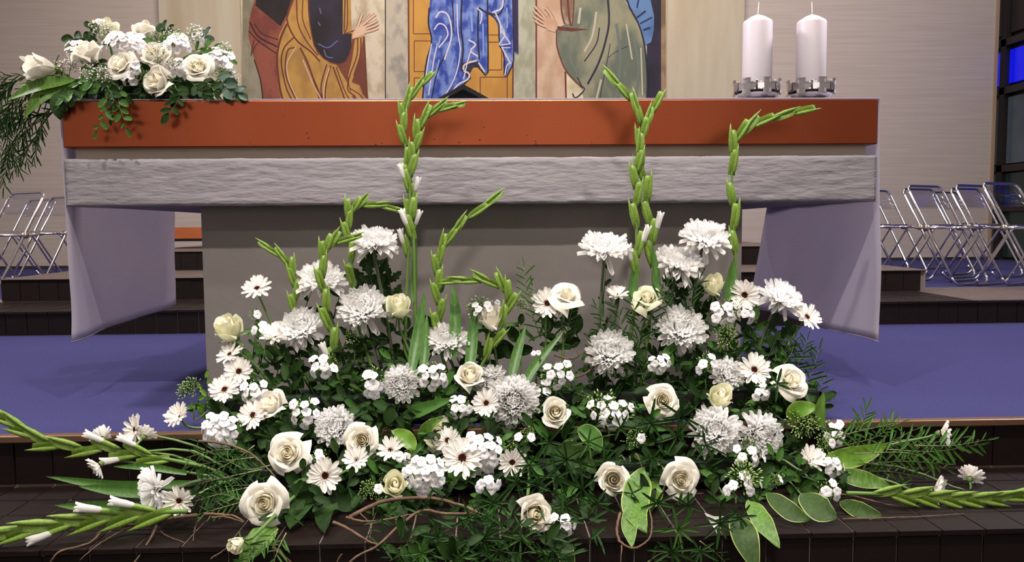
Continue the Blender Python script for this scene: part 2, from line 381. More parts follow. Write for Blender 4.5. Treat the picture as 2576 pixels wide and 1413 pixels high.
# blue robe
paint([(1092,UP),(1080,20),(1078,60),(1086,104),(1072,160),(1065,210),(1063,252),(1120,252),(1150,230),(1166,214),(1180,200),(1178,186),(1158,176),(1162,160),(1182,152),(1200,150),(1216,180),(1224,186),(1228,176),(1226,UP)], (30,60,176), (104,132,214), 11)
paint([(1215,UP),(1228,30),(1248,52),(1255,75),(1256,115),(1268,135),(1266,165),(1269,196),(1290,160),(1292,112),(1296,134),(1304,136),(1303,UP)], (30,56,168), (110,136,214), 11)
paint([(1290,UP),(1303,UP),(1304,136),(1292,128)], (46,34,92), (38,28,80))
paint([(1164,176),(1174,158),(1200,152),(1210,168),(1190,170),(1176,196)], (30,30,60), (40,36,70))
for q, wd in (([(1080,20),(1078,60),(1086,104),(1072,160),(1063,252)],3.5),([(1130,UP),(1140,40),(1132,110),(1100,180),(1085,252)],3),([(1165,UP),(1160,60),(1165,120),(1160,176)],4),([(1204,20),(1202,80),(1206,150)],4),([(1226,UP),(1227,100),(1228,178),(1218,188),(1200,162),(1164,160),(1160,176),(1182,190),(1176,204),(1120,252)],3.5),
              ([(1205,20),(1232,35),(1264,25),(1268,UP)],4),([(1232,35),(1254,58),(1256,112),(1268,135),(1270,196),(1290,160),(1292,110),(1288,UP)],3)): stroke(q, wd, (18,16,46))
for q, wd in (([(1096,45),(1108,30),(1128,40),(1136,90),(1118,150)],4),([(1092,75),(1104,60),(1120,66),(1126,90),(1104,120)],3.5),([(1086,110),(1078,150),(1070,200)],3),([(1100,110),(1090,160),(1078,240)],3),
              ([(1150,10),(1152,80),(1158,130),(1146,190),(1120,240)],3),([(1178,100),(1196,112),(1184,128),(1202,142)],4),([(1184,128),(1175,160),(1166,200)],3),([(1200,20),(1212,35),(1208,60)],3),
              ([(1166,176),(1170,162),(1200,152)],4),([(1166,178),(1180,186),(1176,200),(1150,215),(1125,250)],4),([(1204,158),(1220,182)],4),
              ([(1238,32),(1262,20),(1266,-10)],4),([(1246,32),(1258,60),(1260,85)],3.5),([(1258,72),(1284,110)],3.5),([(1284,110),(1256,112),(1270,88),(1258,60)],3),([(1262,118),(1284,160)],3.5),([(1284,120),(1262,120)],2.5),([(1270,190),(1275,165),(1286,158)],3)): stroke(q, wd, (196,190,212), 16)
for q, wd in (([(1110,90),(1100,120)],5),([(1105,150),(1095,190)],4),([(1185,30),(1188,80)],5),([(1215,60),(1216,140)],4),([(1275,20),(1276,70)],4),([(1142,140),(1130,190)],4)): stroke(q, wd, (112,146,220))
# pleading hands
paint([(1365,62),(1368,45),(1380,38),(1398,50),(1404,66),(1396,82),(1378,76)], (206,160,128), (190,140,108))
for q, wd in (([(1392,50),(1382,32),(1372,20)],5.5),([(1376,50),(1358,30),(1345,16)],5),([(1374,54),(1354,38),(1342,28)],5),([(1372,60),(1352,48),(1341,40)],5),([(1374,68),(1356,60),(1346,52)],5)):
    stroke(q, wd+2, RB); stroke(q, wd, (208,164,132))
paint([(1368,62),(1371,48),(1382,42),(1394,52),(1400,66),(1394,78),(1380,73)], (210,166,134), (196,146,112))
# grey-green robe
paint([(1420,UP),(1444,0),(1442,50),(1402,72),(1400,100),(1408,140),(1424,178),(1448,206),(1466,222),(1468,252),(1629,252),(1628,180),(1618,110),(1600,55),(1570,0),(1556,UP)], (146,142,110), (96,108,90), 4)
paint([(1540,UP),(1572,0),(1594,30),(1608,60),(1622,116),(1638,106),(1645,75),(1645,40),(1636,0),(1630,UP)], (84,128,188), (66,104,168), 5)
paint([(1402,66),(1436,70),(1482,74),(1440,80),(1402,76)], RB, DB)
paint([(1412,UP),(1412,10),(1418,58),(1445,64),(1442,20),(1446,UP)], (170,150,126), (130,96,76), 5)
for q, wd in (([(1410,UP),(1412,20),(1420,60)],3.5),([(1424,UP),(1430,30),(1436,66)],5),([(1444,0),(1440,66)],3),([(1400,76),(1402,120),(1424,178),(1466,222)],3)): stroke(q, wd, RB)
for q, wd in (([(1520,UP),(1532,40),(1524,100),(1505,160),(1478,212)],5),([(1508,70),(1500,110),(1470,155)],3),([(1556,UP),(1580,10),(1606,60),(1622,120),(1628,200),(1627,252)],4),([(1452,194),(1462,215),(1470,226),(1448,246),(1440,235)],3),([(1535,110),(1524,170),(1508,250)],2),([(1580,116),(1550,130),(1530,145)],1.5)): stroke(q, wd, (34,34,58))
for q, wd in (([(1602,45),(1624,28)],5),([(1610,60),(1640,44)],4),([(1618,76),(1636,70)],5),([(1602,20),(1606,0)],4)): stroke(q, wd, (32,42,100))
for q, wd in (([(1430,90),(1435,150),(1460,195)],6),([(1550,60),(1560,140),(1552,240)],7),([(1592,90),(1606,160),(1600,250)],7)): stroke(q, wd, (104,114,104))
for q, wd in (([(1460,20),(1455,60)],6),([(1500,30),(1490,90),(1470,130)],5),([(1575,60),(1590,150)],4),([(1612,120),(1616,240)],4),([(1512,200),(1500,250)],5)): stroke(q, wd, (186,176,150))
# ------------------------------------------------------------------ altar
MT['copper'] = mat('copper', (160,84,55), 0.30, metal=1.0, noise=(1.6,(144,70,45),(1,1,0.6),0.3,0.7), bump=(3,0.08,(1,1,0.2),0.01), Anisotropic=0.75)
_nt = MT['copper'].node_tree; _tg = _nt.nodes.new('ShaderNodeTangent'); _tg.direction_type = 'RADIAL'; _tg.axis = 'Z'
_nt.links.new(_tg.outputs[0], _nt.nodes['Principled BSDF'].inputs['Tangent'])
MT['copperspot'] = mat('copper_pit', (60,26,20), 0.8)
MT['concrete'] = mat('white_concrete', (148,142,147), 0.8, noise=(12,(138,132,137),(0.5,1,2)), bump=(38,0.8,(0.4,1,1.5),0.008))
MT['concrete2'] = mat('support_concrete', (120,113,110), 0.9, noise=(4,(113,107,103),(0.6,1,1)), bump=(25,0.15))
MT['neck'] = mat('altar_neck', (205,192,176), 0.8)
MT['cloth'] = mat('altar_cloth', (204,196,204), 0.9, trans=0.55, noise=(3,(198,192,206)))
AD = 0.92                                   # depth of the altar
ax0, ax1 = W(156,300,0).x, W(2209,300,0).x
zt = 0.5*(W(600,254,0).z+W(1900,248,0).z); zc = 0.5*(W(600,371,0).z+W(1900,362,0).z)
bz1 = 0.5*(W(600,401,0).z+W(1900,389,0).z); bz0 = 0.5*(W(600,517,0).z+W(1900,507,0).z)
ZTOP = zt
altar = empty('altar', ((ax0+ax1)/2, AD/2, 0), 'altar with a copper-faced top slab above a rough white concrete beam', 'altar')
ao = Vector(altar.location)
def ap(mb, name, m, smooth=False): return mb.build(name, m, altar, smooth, off=ao)
slab = ap(MB().box((ax0,0,zc),(ax1,AD,zt)), 'copper_slab', 'copper'); bevel(slab, 0.003)
sp = MB(); rr = random.Random(5)
for (x, y) in ((772,335),(776,347),(761,366),(945,364),(1347,355),(1348,362),(1488,357),(1489,362),(1207,352),(1155,358),(1092,350),(713,293),(1218,320),(630,362),(1325,340),(960,360),(1000,366),(640,366),(2120,352),(1858,343)):
    p = W(x, y, 0); r_ = rr.uniform(0.0012,0.0026)
    sp.add([(p.x+r_*1.4*math.cos(a*PI/4), -0.0006, p.z+r_*math.sin(a*PI/4)) for a in range(8)], [tuple(range(8))])
ap(sp, 'pit_marks', 'copperspot')['kind'] = 'stuff'
nx0, nx1 = W(192,385,0.05).x, W(2178,385,0.05).x
ap(MB().box((nx0,0.05,bz1-0.01),(nx1,AD-0.05,zc+0.005)), 'neck', 'neck')
# rough beam: a finely divided box pushed about by noise
from mathutils import noise as mn
bm = bmesh.new()
bx0, bx1 = W(161,450,0).x, W(2206,450,0).x
nxs, nzs = 260, 16
for side in (0,):
    grid = []
    for j in range(nzs+1):
        row = []
        for i in range(nxs+1):
            x = bx0+(bx1-bx0)*i/nxs; z = bz0+(bz1-bz0)*j/nzs
            e = 0.5 if j in (0, nzs) or i in (0, nxs) else 1
            n = mn.noise(Vector((x*16, 0, z*45)))*0.0006 + mn.noise(Vector((x*50, 3, z*90)))*0.0009 + (abs(mn.noise(Vector((x*4, 9, z*22+x*2))))**0.35)*0.0012*max(0,mn.noise(Vector((x*2,1,z*6)))+0.5)
            zz = z + ((mn.noise(Vector((x*14,5,j)))*0.0022 + mn.noise(Vector((x*60,5,j)))*0.0012) if j in (0, nzs) else 0)
            row.append(bm.verts.new((x, 0.002 + (0.003 if e < 1 else 0) + n, zz)))
        grid.append(row)
    for j in range(nzs):
        for i in range(nxs): bm.faces.new((grid[j][i], grid[j][i+1], grid[j+1][i+1], grid[j+1][i]))
    top = [bm.verts.new((v.co.x, AD, v.co.z)) for v in grid[-1]]; bot = [bm.verts.new((v.co.x, AD, v.co.z)) for v in grid[0]]
    for i in range(nxs):
        bm.faces.new((grid[-1][i], grid[-1][i+1], top[i+1], top[i])); bm.faces.new((bot[i], bot[i+1], grid[0][i+1], grid[0][i])); bm.faces.new((top[i],top[i+1],bot[i+1],bot[i]))
    for i in (0, nxs):
        bm.faces.new([grid[j][i] for j in range(nzs+1)]+[top[i], bot[i]])
bmesh.ops.recalc_face_normals(bm, faces=bm.faces[:])
for v in bm.verts: v.co -= ao
me = bpy.data.meshes.new('beam'); bm.to_mesh(me); bm.free(); me.materials.append(MT['concrete'])
for p in me.polygons: p.use_smooth = len(p.vertices) == 4
ob('beam', me, altar)
YS = 0.085
sx0, sx1 = W(508,600,YS).x, W(1866,600,YS).x
ap(MB().box((sx0,YS,-0.005),(sx1,AD-0.06,bz0+0.01)), 'support', 'concrete2')
# underside thickens towards the support
hb = 0.030
wv = [(bx0+0.01,0.02,bz0+0.004),(sx0+0.01,0.02,bz0+0.004),(sx0+0.01,AD-0.02,bz0+0.004),(bx0+0.01,AD-0.02,bz0+0.004),(sx0+0.01,0.05,bz0-0.002),(sx0+0.01,AD-0.05,bz0-hb)]
for s, xa_, xb_ in ((1, bx0+0.01, sx0+0.005), (-1, bx1-0.01, sx1-0.005)):
    v = [(xa_,0.02,bz0+0.003),(xb_,0.02,bz0+0.003),(xb_,AD-0.02,bz0+0.003),(xa_,AD-0.02,bz0+0.003),(xb_,YS+0.01,bz0-0.004),(xb_,AD-0.03,bz0-hb)]
    ap(MB().add(v, [(0,3,5,4),(0,1,4),(1,4,5,2),(3,2,5),(0,1,2,3)]), 'haunch', 'concrete')

# altar cloth: lies over the top, hangs down at both ends
cl = MB()
def cloth_strip(pts_front, pts_back, n, rip, sgn):
    rows = []
    for a, b in zip(pts_front, pts_back):
        rows.append([Vector(a).lerp(Vector(b), i/n) for i in range(n+1)])
    return rows
tops = ZTOP+0.0035
rows = []
L = []
def xat(px, py, Y): return W(px, py, Y).x
ybk = AD-0.03
# left hanging side from the bottom up
zlf, zlb = W(174,860,0.005).z, W(449,764,ybk).z
xlf, xlb = W(174,860,0.005).x, W(449,764,ybk).x
zrf, zrb = W(2202,859,0.005).z, W(1905,775,ybk).z
xrf, xrb = W(2202,859,0.005).x, W(1902,775,ybk).x
tl, tr = ax0-0.006, ax1+0.006
NX = 26
def side(xbf, zbf, xbb, zbb, xt, sgn):
    out = []
    for k in range(27):
        u = k/26
        r_ = []
        for i in range(NX+1):
            t = i/NX
            zb = zbf+(zbb-zbf)*t; xb_ = xbf+(xbb-xbf)*t
            z = zb+(tops-zb)*u
            hang = min(1, max(0, (zc-0.02-z)/0.5))
            xtop = xt
            x = xtop+(xb_-xtop)*hang**0.8
            x += hang*(0.010*math.sin(t*9+1+u*1.5)+0.006*math.sin(t*17+u*3)+0.004*mn.noise(Vector((t*4,u*3,sgn*7))))
            r_.append(Vector((x, 0.003+(ybk-0.003)*t + hang*0.004*math.sin(u*14), z)))
        out.append(r_)
    return out
Ls = side(xlf, zlf, xlb, zlb, tl, 1); Rs = side(xrf, zrf, xrb, zrb, tr, 2)
allrows = Ls + [[Vector((ax0+(ax1-ax0)*k/12, 0.001+(ybk-0.001)*i/NX, tops)) for i in range(NX+1)] for k in range(13)] + Rs[::-1]
vs = [v for r_ in allrows for v in r_]; fs = []
for a in range(len(allrows)-1):
    for i in range(NX): fs.append((a*(NX+1)+i, (a+1)*(NX+1)+i, (a+1)*(NX+1)+i+1, a*(NX+1)+i+1))
clo = ob('altar_cloth', mesh('altar_cloth', vs, fs, 'cloth'))
sd = clo.modifiers.new('solid', 'SOLIDIFY'); sd.thickness = 0.0022; sd.offset = 0
tag(clo, 'long white cloth hanging down at both ends of the copper-topped altar', 'altar cloth')
hm = MB()
hm.tube([Ls[0][i]+Vector((0,0,0.001)) for i in range(NX+1)], 0.0022, 5); hm.build('hem', 'cloth', clo)
hm = MB().tube([Rs[0][i]+Vector((0,0,0.001)) for i in range(NX+1)], 0.0022, 5); hm.build('hem', 'cloth', clo)

# ------------------------------------------------------------------ candles on their rings
MT['wax'] = mat('candle_wax', (212,204,212), 0.45, trans=0.0, Subsurface_Weight=0.25)
MT['silver'] = mat('silver', (214,208,212), 0.22, metal=1.0)
MT['silverdk'] = mat('silver_dark', (70,62,62), 0.4, metal=0.8)
MT['wick'] = mat('wick', (214,204,198), 0.9)
def plus_plate(mb, cx, cz, ang, rad, s, c, mi=0):
    """cross-shaped link bent round the ring"""
    def P(u, z, d):
        a = ang+u/rad; return Vector((c[0]+(rad+d)*math.cos(a), c[1]+(rad+d)*math.sin(a), c[2]+z))
    def seg(u0,u1,z0,z1,d0,d1,mi):
        n = 3; 
        for k in range(n):
            a_, b_ = u0+(u1-u0)*k/n, u0+(u1-u0)*(k+1)/n
            v = [P(a_,z0,d0),P(b_,z0,d0),P(b_,z0,d1),P(a_,z0,d1),P(a_,z1,d0),P(b_,z1,d0),P(b_,z1,d1),P(a_,z1,d1)]
            mb.add(v, [(0,3,2,1),(4,5,6,7),(0,1,5,4),(1,2,6,5),(2,3,7,6),(3,0,4,7)], None, mi)
    h = s
    seg(-h,h,cz-h*0.30,cz+h*0.30,0,0.004,mi); seg(-h*0.34,h*0.34,cz-h*0.78,cz-h*0.301,0,0.004,mi); seg(-h*0.34,h*0.34,cz+h*0.301,cz+h*0.78,0,0.004,mi)
    # raised rims round the cross
    for (u0,u1,z0,z1) in ((-h*0.42,h*0.42,cz+h*0.76,cz+h*0.9),(-h*0.42,h*0.42,cz-h*0.9,cz-h*0.76),(-h,-h*0.36,cz+h*0.3,cz+h*0.43),(h*0.36,h,cz+h*0.3,cz+h*0.43),(-h,-h*0.36,cz-h*0.43,cz-h*0.3),(h*0.36,h,cz-h*0.43,cz-h*0.3),
                          (-h*0.46,-h*0.32,cz+h*0.3,cz+h*0.9),(h*0.32,h*0.46,cz+h*0.3,cz+h*0.9),(-h*0.46,-h*0.32,cz-h*0.9,cz-h*0.3),(h*0.32,h*0.46,cz-h*0.9,cz-h*0.3)):
        seg(u0,u1,z0,z1,0.002,0.0068,mi)
YCn = 0.095
for k, (px, lab) in enumerate(((1904,'white pillar candle, left one of the two on the altar'),(2039,'white pillar candle, right one, nearest the altar end'))):
    p = W(px, 205, YCn); rad = 36.0/SP(YCn)
    top = W(px, 36, YCn).z; wick = W(px, 5, YCn).z; zb = tops+0.003
    hold = empty('candle_holder', (p.x, YCn, zb), ('silver candle holder with a ring of crosses, left one','silver candle holder with a ring of crosses, right one near the altar end')[k], 'candle holder', 'silver candle holders')
    base = MB().lathe([(0.030,0),(0.034,0.002),(0.060,0.010),(0.068,0.020),(0.070,0.022),(0.066,0.022),(0.050,0.014),(0.0,0.010)], 40).build('dish', 'silver', hold)
    ring = MB().lathe([(0.066,0.022),(0.066,0.030),(0.0635,0.030),(0.0635,0.022)], 40).build('inner_band', 'silverdk', hold)
    for q in range(7):
        ang = -PI/2+0.12+q*2*PI/7; m = MB(); plus_plate(m, 0, 0.042, ang, 0.069, 0.0285, (0,0,0)); l = m.build('cross_link', 'silver', hold, False)
        a2 = ang+PI/7; hm = MB().tube([(0.0705*math.cos(a2),0.0705*math.sin(a2),0.026),(0.0705*math.cos(a2),0.0705*math.sin(a2),0.056)], 0.0035, 8); hm.build('hinge_pin', 'silverdk', hold)
        hm = MB().tube([(0.0705*math.cos(a2),0.0705*math.sin(a2),0.056),(0.0705*math.cos(a2),0.0705*math.sin(a2),0.0585),(0.0705*math.cos(a2),0.0705*math.sin(a2),0.060)], [0.005,0.005,0.001], 8); hm.build('pin_knob', 'silver', hold)
    zc0 = zb+0.0125; hgt = top-zc0
    can = empty('candle', (p.x, YCn, zc0), lab, 'candle', 'white pillar candles on the altar')
    MB().lathe([(rad*0.96,0),(rad,0.003),(rad,hgt-0.030),(rad*0.985,hgt-0.0255),(rad*0.93,hgt-0.022),(rad*0.5,hgt-0.009),(rad*0.12,hgt-0.0015),(0.0,hgt)], 48).build('wax_body', 'wax', can)
    MB().tube([(0,0,hgt-0.003),(0.0005,0,hgt+0.007),(0.0025 if k == 0 else -0.001,0,wick-zc0)], [0.0022,0.0018,0.0012], 6).build('wick', 'wick', can)

# black book stand: only its peak shows over the altar
MT['blackmat'] = mat('black_cover', (8,5,6), 0.9)
YB0 = 0.36; pk = W(1165, 211, YB0); bl = W(1096, 250, YB0).x; br = W(1236, 250, YB0).x
zb = tops+0.001
slope = (W(1096,250,YB0).z - pk.z)/(pk.x-bl); 
bw = (pk.z-zb)/abs(slope)
bs = empty('book_stand', (pk.x, YB0, zb), 'black gabled book stand peeking over the middle of the altar', 'book stand')
h_ = pk.z-zb
for s in (-1, 1):
    MB().add([(0,0,h_),(s*bw,0,0.0),(s*(bw-0.02),0,0.0),(0,0,h_-0.018),(0,0.26,h_),(s*bw,0.26,0.0),(s*(bw-0.02),0.26,0.0),(0,0.26,h_-0.018)],
             [(0,1,2,3),(7,6,5,4),(0,4,5,1),(1,5,6,2),(2,6,7,3),(3,7,4,0)]).build('board', 'blackmat', bs, False)
MB().add([(0,0.02,h_-0.018),(bw-0.03,0.02,0),(-bw+0.03,0.02,0),(0,0.03,h_-0.018),(bw-0.03,0.03,0),(-bw+0.03,0.03,0)], [(0,2,1),(3,4,5),(0,1,4,3),(1,2,5,4),(2,0,3,5)]).build('end_panel', 'blackmat', bs, False)

# orange wooden bench seat behind, seen between cloth and support
MT['orange'] = mat('orange_wood', (168,88,34), 0.5, noise=(6,(150,74,26),(1,1,8)))
Yb = 3.4; p0 = W(430,602,Yb); p1 = W(520,602,Yb)
bn = empty('bench', ((p0.x+p1.x)/2, Yb, Z3), 'orange wooden bench on the black steps behind the altar', 'bench')
zt_ = W(470,572,Yb).z-Z3; zb_ = W(470,600,Yb).z-Z3
MB().box((-0.45,-0.0,zb_),(0.45,0.36,zt_)).build('seat', 'orange', bn, False)
MB().box((-0.42,0.03,zb_-0.02),(0.42,0.33,zb_)).build('frame', 'silverdk', bn, False)
for x in (-0.38,0.36):
    for y in (0.05,0.29): MB().box((x,y,0),(x+0.02,y+0.02,max(0.02,zb_-0.02))).build('leg', 'silver', bn, False)

# ------------------------------------------------------------------ folding chairs
MT['chrome'] = mat('chrome', (225,222,224), 0.10, metal=1.0)
MT['hub'] = mat('hub_metal', (160,150,146), 0.35, metal=0.9)
ac = bpy.data.materials.new('clear_acrylic'); ac.use_nodes = True; nt = ac.node_tree
for n in list(nt.nodes):
    if n.type == 'BSDF_PRINCIPLED': nt.nodes.remove(n)
tr_ = nt.nodes.new('ShaderNodeBsdfTransparent'); tr_.inputs[0].default_value = (0.93,0.93,0.96,1)
gl = nt.nodes.new('ShaderNodeBsdfGlossy'); gl.inputs['Roughness'].default_value = 0.12; gl.inputs[0].default_value = (0.9,0.9,1,1)
fr = nt.nodes.new('ShaderNodeFresnel'); fr.inputs[0].default_value = 1.25; mx = nt.nodes.new('ShaderNodeMixShader')
mx.inputs[0].default_value = 0.10; nt.links.new(tr_.outputs[0], mx.inputs[1]); nt.links.new(gl.outputs[0], mx.inputs[2]); nt.links.new(mx.outputs[0], nt.nodes['Material Output'].inputs[0])
MT['acrylic'] = ac
def make_chair():
    """local: faces -Y, seat 0.43 high"""
    r = empty('folding_chair', (0,0,0))
    wd, hs, ht = 0.235, 0.43, 0.75
    def arch(w_, y0, z0, y1, z1, rc, closed):
        # U from floor (y0,z0) up to the top (y1,z1), corner radius rc; closed adds the bar at the floor
        d = Vector((0,y1-y0,z1-z0)); Ln = d.length; d.normalize(); pts = []
        def P(x, s): return Vector((x, y0, z0)) + d*s
        pts.append(P(-w_, rc if closed else 0)); pts.append(P(-w_, Ln*0.5)); pts.append(P(-w_, Ln-rc))
        for k in range(1,6): a = k/6*PI/2; pts.append(P(-w_+rc*(1-math.cos(a)), Ln-rc*(1-math.sin(a))))
        pts.append(P(-w_+rc, Ln)); pts.append(P(w_-rc, Ln))
        for k in range(1,6): a = k/6*PI/2; pts.append(P(w_-rc*(1-math.sin(a)), Ln-rc*(1-math.cos(a))))
        pts.append(P(w_, Ln-rc)); pts.append(P(w_, Ln*0.5)); pts.append(P(w_, rc if closed else 0))
        if closed:
            for k in range(1,6): a = k/6*PI/2; pts.append(P(w_-rc*(1-math.cos(a)), rc*(1-math.sin(a))))
            pts.append(P(w_-rc, 0)); pts.append(P(-w_+rc, 0))
            for k in range(1,6): a = k/6*PI/2; pts.append(P(-w_+rc*(1-math.sin(a)), rc*(1-math.cos(a))))
            pts.append(pts[0].copy())
        return pts
    MB().tube(arch(wd, -0.20, 0.010, 0.20, ht, 0.06, True), 0.0105, 8).build('back_frame', 'chrome', r)
    MB().tube(arch(wd-0.028, 0.24, 0.010, -0.02, hs+0.01, 0.05, True), 0.0095, 8).build('rear_frame', 'chrome', r)
    sf = []
    w2 = wd-0.016
    loop = [(-w2,-0.18),(-w2,0.10),(-w2+0.05,0.16),(w2-0.05,0.16),(w2,0.10),(w2,-0.18),(w2-0.05,-0.24),(-w2+0.05,-0.24),(-w2,-0.18)]
    MB().tube([(x,y,hs) for x,y in loop], 0.010, 8).build('seat_frame', 'chrome', r)
    MB().box((-w2+0.012,-0.22,hs-0.003),(w2-0.012,0.15,hs+0.004)).build('seat', 'acrylic', r, False)
    m = MB(); t0 = (0.60-0.01)/(ht-0.01); t1_ = (0.735-0.01)/(ht-0.01)
    ya, yb = -0.20+0.40*t0, -0.20+0.40*t1_
    vs = []; n = 8
    for z, y in ((0.585,-0.20+0.40*(0.575/0.74)),(0.742,-0.20+0.40*(0.732/0.74))):
        for i in range(n+1): x = -wd+0.006+(2*wd-0.012)*i/n; vs.append((x, y+0.030*(1-(x/wd)**2), z))
    m.add(vs, [(i,i+1,n+2+i,n+1+i) for i in range(n)]); bk = m.build('backrest', 'acrylic', r); s_ = bk.modifiers.new('solid','SOLIDIFY'); s_.thickness = 0.005
    for s in (-1,1): MB().tube([(s*(wd-0.035),0.03,hs-0.002),(s*(wd+0.014),0.03,hs-0.002)], 0.024, 14).build('hub', 'hub', r)
    return r
def dup(root):
    r = root.copy(); C.objects.link(r)
    for ch in list(root.children):
        c = ch.copy(); C.objects.link(c); c.parent = r
    return r
ch0 = make_chair(); first = True
CG = 'clear chrome folding chairs behind the altar'
# (pixel of the hub-side foot or top corner, floor point px,py, rotation, label)
def chair_at(px, Y, rot, label):
    global first
    r = ch0 if first else dup(ch0); first = False
    p = W(px, 600, Y); r.location = (p.x, Y, Z1); r.rotation_euler = (0,0,math.radians(rot)); r.scale = (0.88,0.88,0.88); tag(r, label, 'chair', CG)
chair_at(8, 2.85, -32, 'clear folding chair with chrome frame cut off by the left picture edge')
chair_at(118, 3.75, -30, 'clear chrome folding chair half hidden behind the left cloth')
chair_at(60, 4.35, -32, 'clear chrome folding chair farthest back on the left by the wall')
chair_at(2384, 2.75, 30, 'clear chrome folding chair, front one standing on blue carpet right of the black platform')
chair_at(2362, 3.32, 30, 'clear chrome folding chair close behind the front one on the right')
chair_at(2245, 3.55, 30, 'clear chrome folding chair nearest the right altar cloth')
chair_at(2205, 4.0, 30, 'clear chrome folding chair just behind the one nearest the right cloth')
chair_at(2505, 2.72, 30, 'clear chrome folding chair before the dark window wall')
chair_at(2482, 3.3, 30, 'clear chrome folding chair set back before the end of the grey wall')
chair_at(2425, 4.1, 30, 'clear chrome folding chair in the back row on the right')
chair_at(2582, 2.40, 28, 'clear folding chair cut off by the right picture edge')
# ------------------------------------------------------------------ plant prototypes (meshes shared by all copies)
def petal_grid(rows, cols, f, close=False):
    """f(u in -1..1, v in 0..1) -> point"""
    vs = [f(-1+2*i/cols, j/rows) for j in range(rows+1) for i in range(cols+1)]
    fs = [(j*(cols+1)+i, j*(cols+1)+i+1, (j+1)*(cols+1)+i+1, (j+1)*(cols+1)+i) for j in range(rows) for i in range(cols)]
    return vs, fs
def strap(width, cup, bend, rows=5, cols=2, wmax=0.6, base=0.25, tip=0.35, wave=0.0, notch=0.0):
    """petal or leaf blade of length 1 along +Y, width 'width', bent up by 'bend', cupped by 'cup'"""
    def f(u, v):
        v = 1-(1-v)**1.45
        pr = base+(1-base)*math.sin(min(1,v/wmax)*PI/2) if v < wmax else tip+(1-tip)*math.sqrt(max(0,1-((v-wmax)/(1-wmax))**2))
        if v >= 0.999: pr = tip*0.55 if tip > 0.1 else 0.02
        y = v + (-notch*(1-abs(u)) if v >= 0.999 else 0)
        z = bend*v*v + cup*width*(u*u) + wave*math.sin(v*11+u*2)*abs(u)
        return Vector((u*width*0.5*pr, y, z))
    return petal_grid(rows, cols, f)
def me_strap(name, m, *a, **k):
    vs, fs = strap(*a, **k); return mesh(name, vs, fs, m)
# --- chrysanthemum: length-1 petals pointing +Y
MUMP = [me_strap('petal', 'petal', 0.21, 0.6, b, 7, 2, 0.66, 0.35, 0.5) for b in (0.10, 0.22, -0.12)]
def mum_core(name, n, seed, eye=False):
    rr = random.Random(seed); mb = MB()
    g = PI*(3-math.sqrt(5))
    for i in range(n):
        t = (i+0.5)/n                      # 0 centre .. 1 rim
        el = math.radians(88-70*t**0.85)+rr.uniform(-0.10,0.10); az = i*g+rr.uniform(-0.10,0.10)
        L = 0.30+0.48*t+rr.uniform(-0.04,0.04); wd = 0.14+0.035*t
        vs, fs = strap(wd/L, 0.6, 0.30+0.25*(1-t), 5, 2, 0.60, 0.4, 0.5)
        d = Vector((math.cos(az)*math.cos(el), math.sin(az)*math.cos(el), math.sin(el)))
        nrm = Vector((-math.cos(az)*math.sin(el), -math.sin(az)*math.sin(el), math.cos(el)))
        p = Vector((math.cos(az)*0.16*t, math.sin(az)*0.16*t, 0.02+0.05*(1-t)))
        mb.add(vs, fs, frame(p, d, nrm, L, L, L))
    if eye: mb.lathe([(0.12,0.10),(0.12,0.30),(0.05,0.34),(0,0.34)], 10, mi=1)
    return mb.me(name, ['mumcore','mumeye'])
MUMC = [mum_core('inner_petals', 190, s, s == 3) for s in (1,2,3)]
calx = MB().lathe([(0.02,-0.16),(0.10,-0.12),(0.17,-0.05),(0.19,0.02),(0.12,0.06),(0,0.06)], 10).me('calyx', 'darkstem')
def stem_mesh(pts, r0, r1, m, loc, n=8, sides=6):
    P = [p-loc for p in curve(pts, n)]
    return MB().tube(P, [r0+(r1-r0)*i/(n-1) for i in range(n)], sides).me('stem', m)
def ypx(py):
    """depth of the arrangement at a given height in the photograph"""
    K = [(0,-0.20),(700,-0.20),(850,-0.25),(1000,-0.36),(1100,-0.46),(1200,-0.59),(1300,-0.75),(1413,-0.85)]
    for (a,ya),(b,yb) in zip(K, K[1:]):
        if py <= b: return ya+(yb-ya)*(py-a)/(b-a)
    return -0.85
def root_point(p):
    """where the stem enters one of the two troughs"""
    if p.z > 0.10 or p.y > -0.42: return Vector((max(-0.68,min(0.92,p.x*0.86+0.02)), -0.235, 0.07))
    return Vector((max(-0.60,min(0.85,p.x*0.84+0.03)), -0.43, -0.075))
def facing(fx, fz, back=0):
    y = -math.sqrt(max(0.0, 1-fx*fx-fz*fz)); 
    if back: y = -y
    return Vector((fx, y, fz)).normalized()
def head_root(name, p, d, label, cat, group, rs, m, base=None, sag=0.0):
    b = base or root_point(p)
    r = empty(name, b, label, cat, group)
    mid = b.lerp(p, 0.5)+Vector((0,0.02,0)); q = p-d*0.035-Vector((0,0,0.01))
    st = ob('stem', stem_mesh([b, mid, q, p-d*0.004], rs*1.25, rs, m, b), r)
    return r, (p-b), st
GM = 'white chrysanthemums in the floor arrangement'; GG = 'white gerberas in the floor arrangement'; GR = 'white roses in the floor arrangement'
ANCH = []
USED = set()
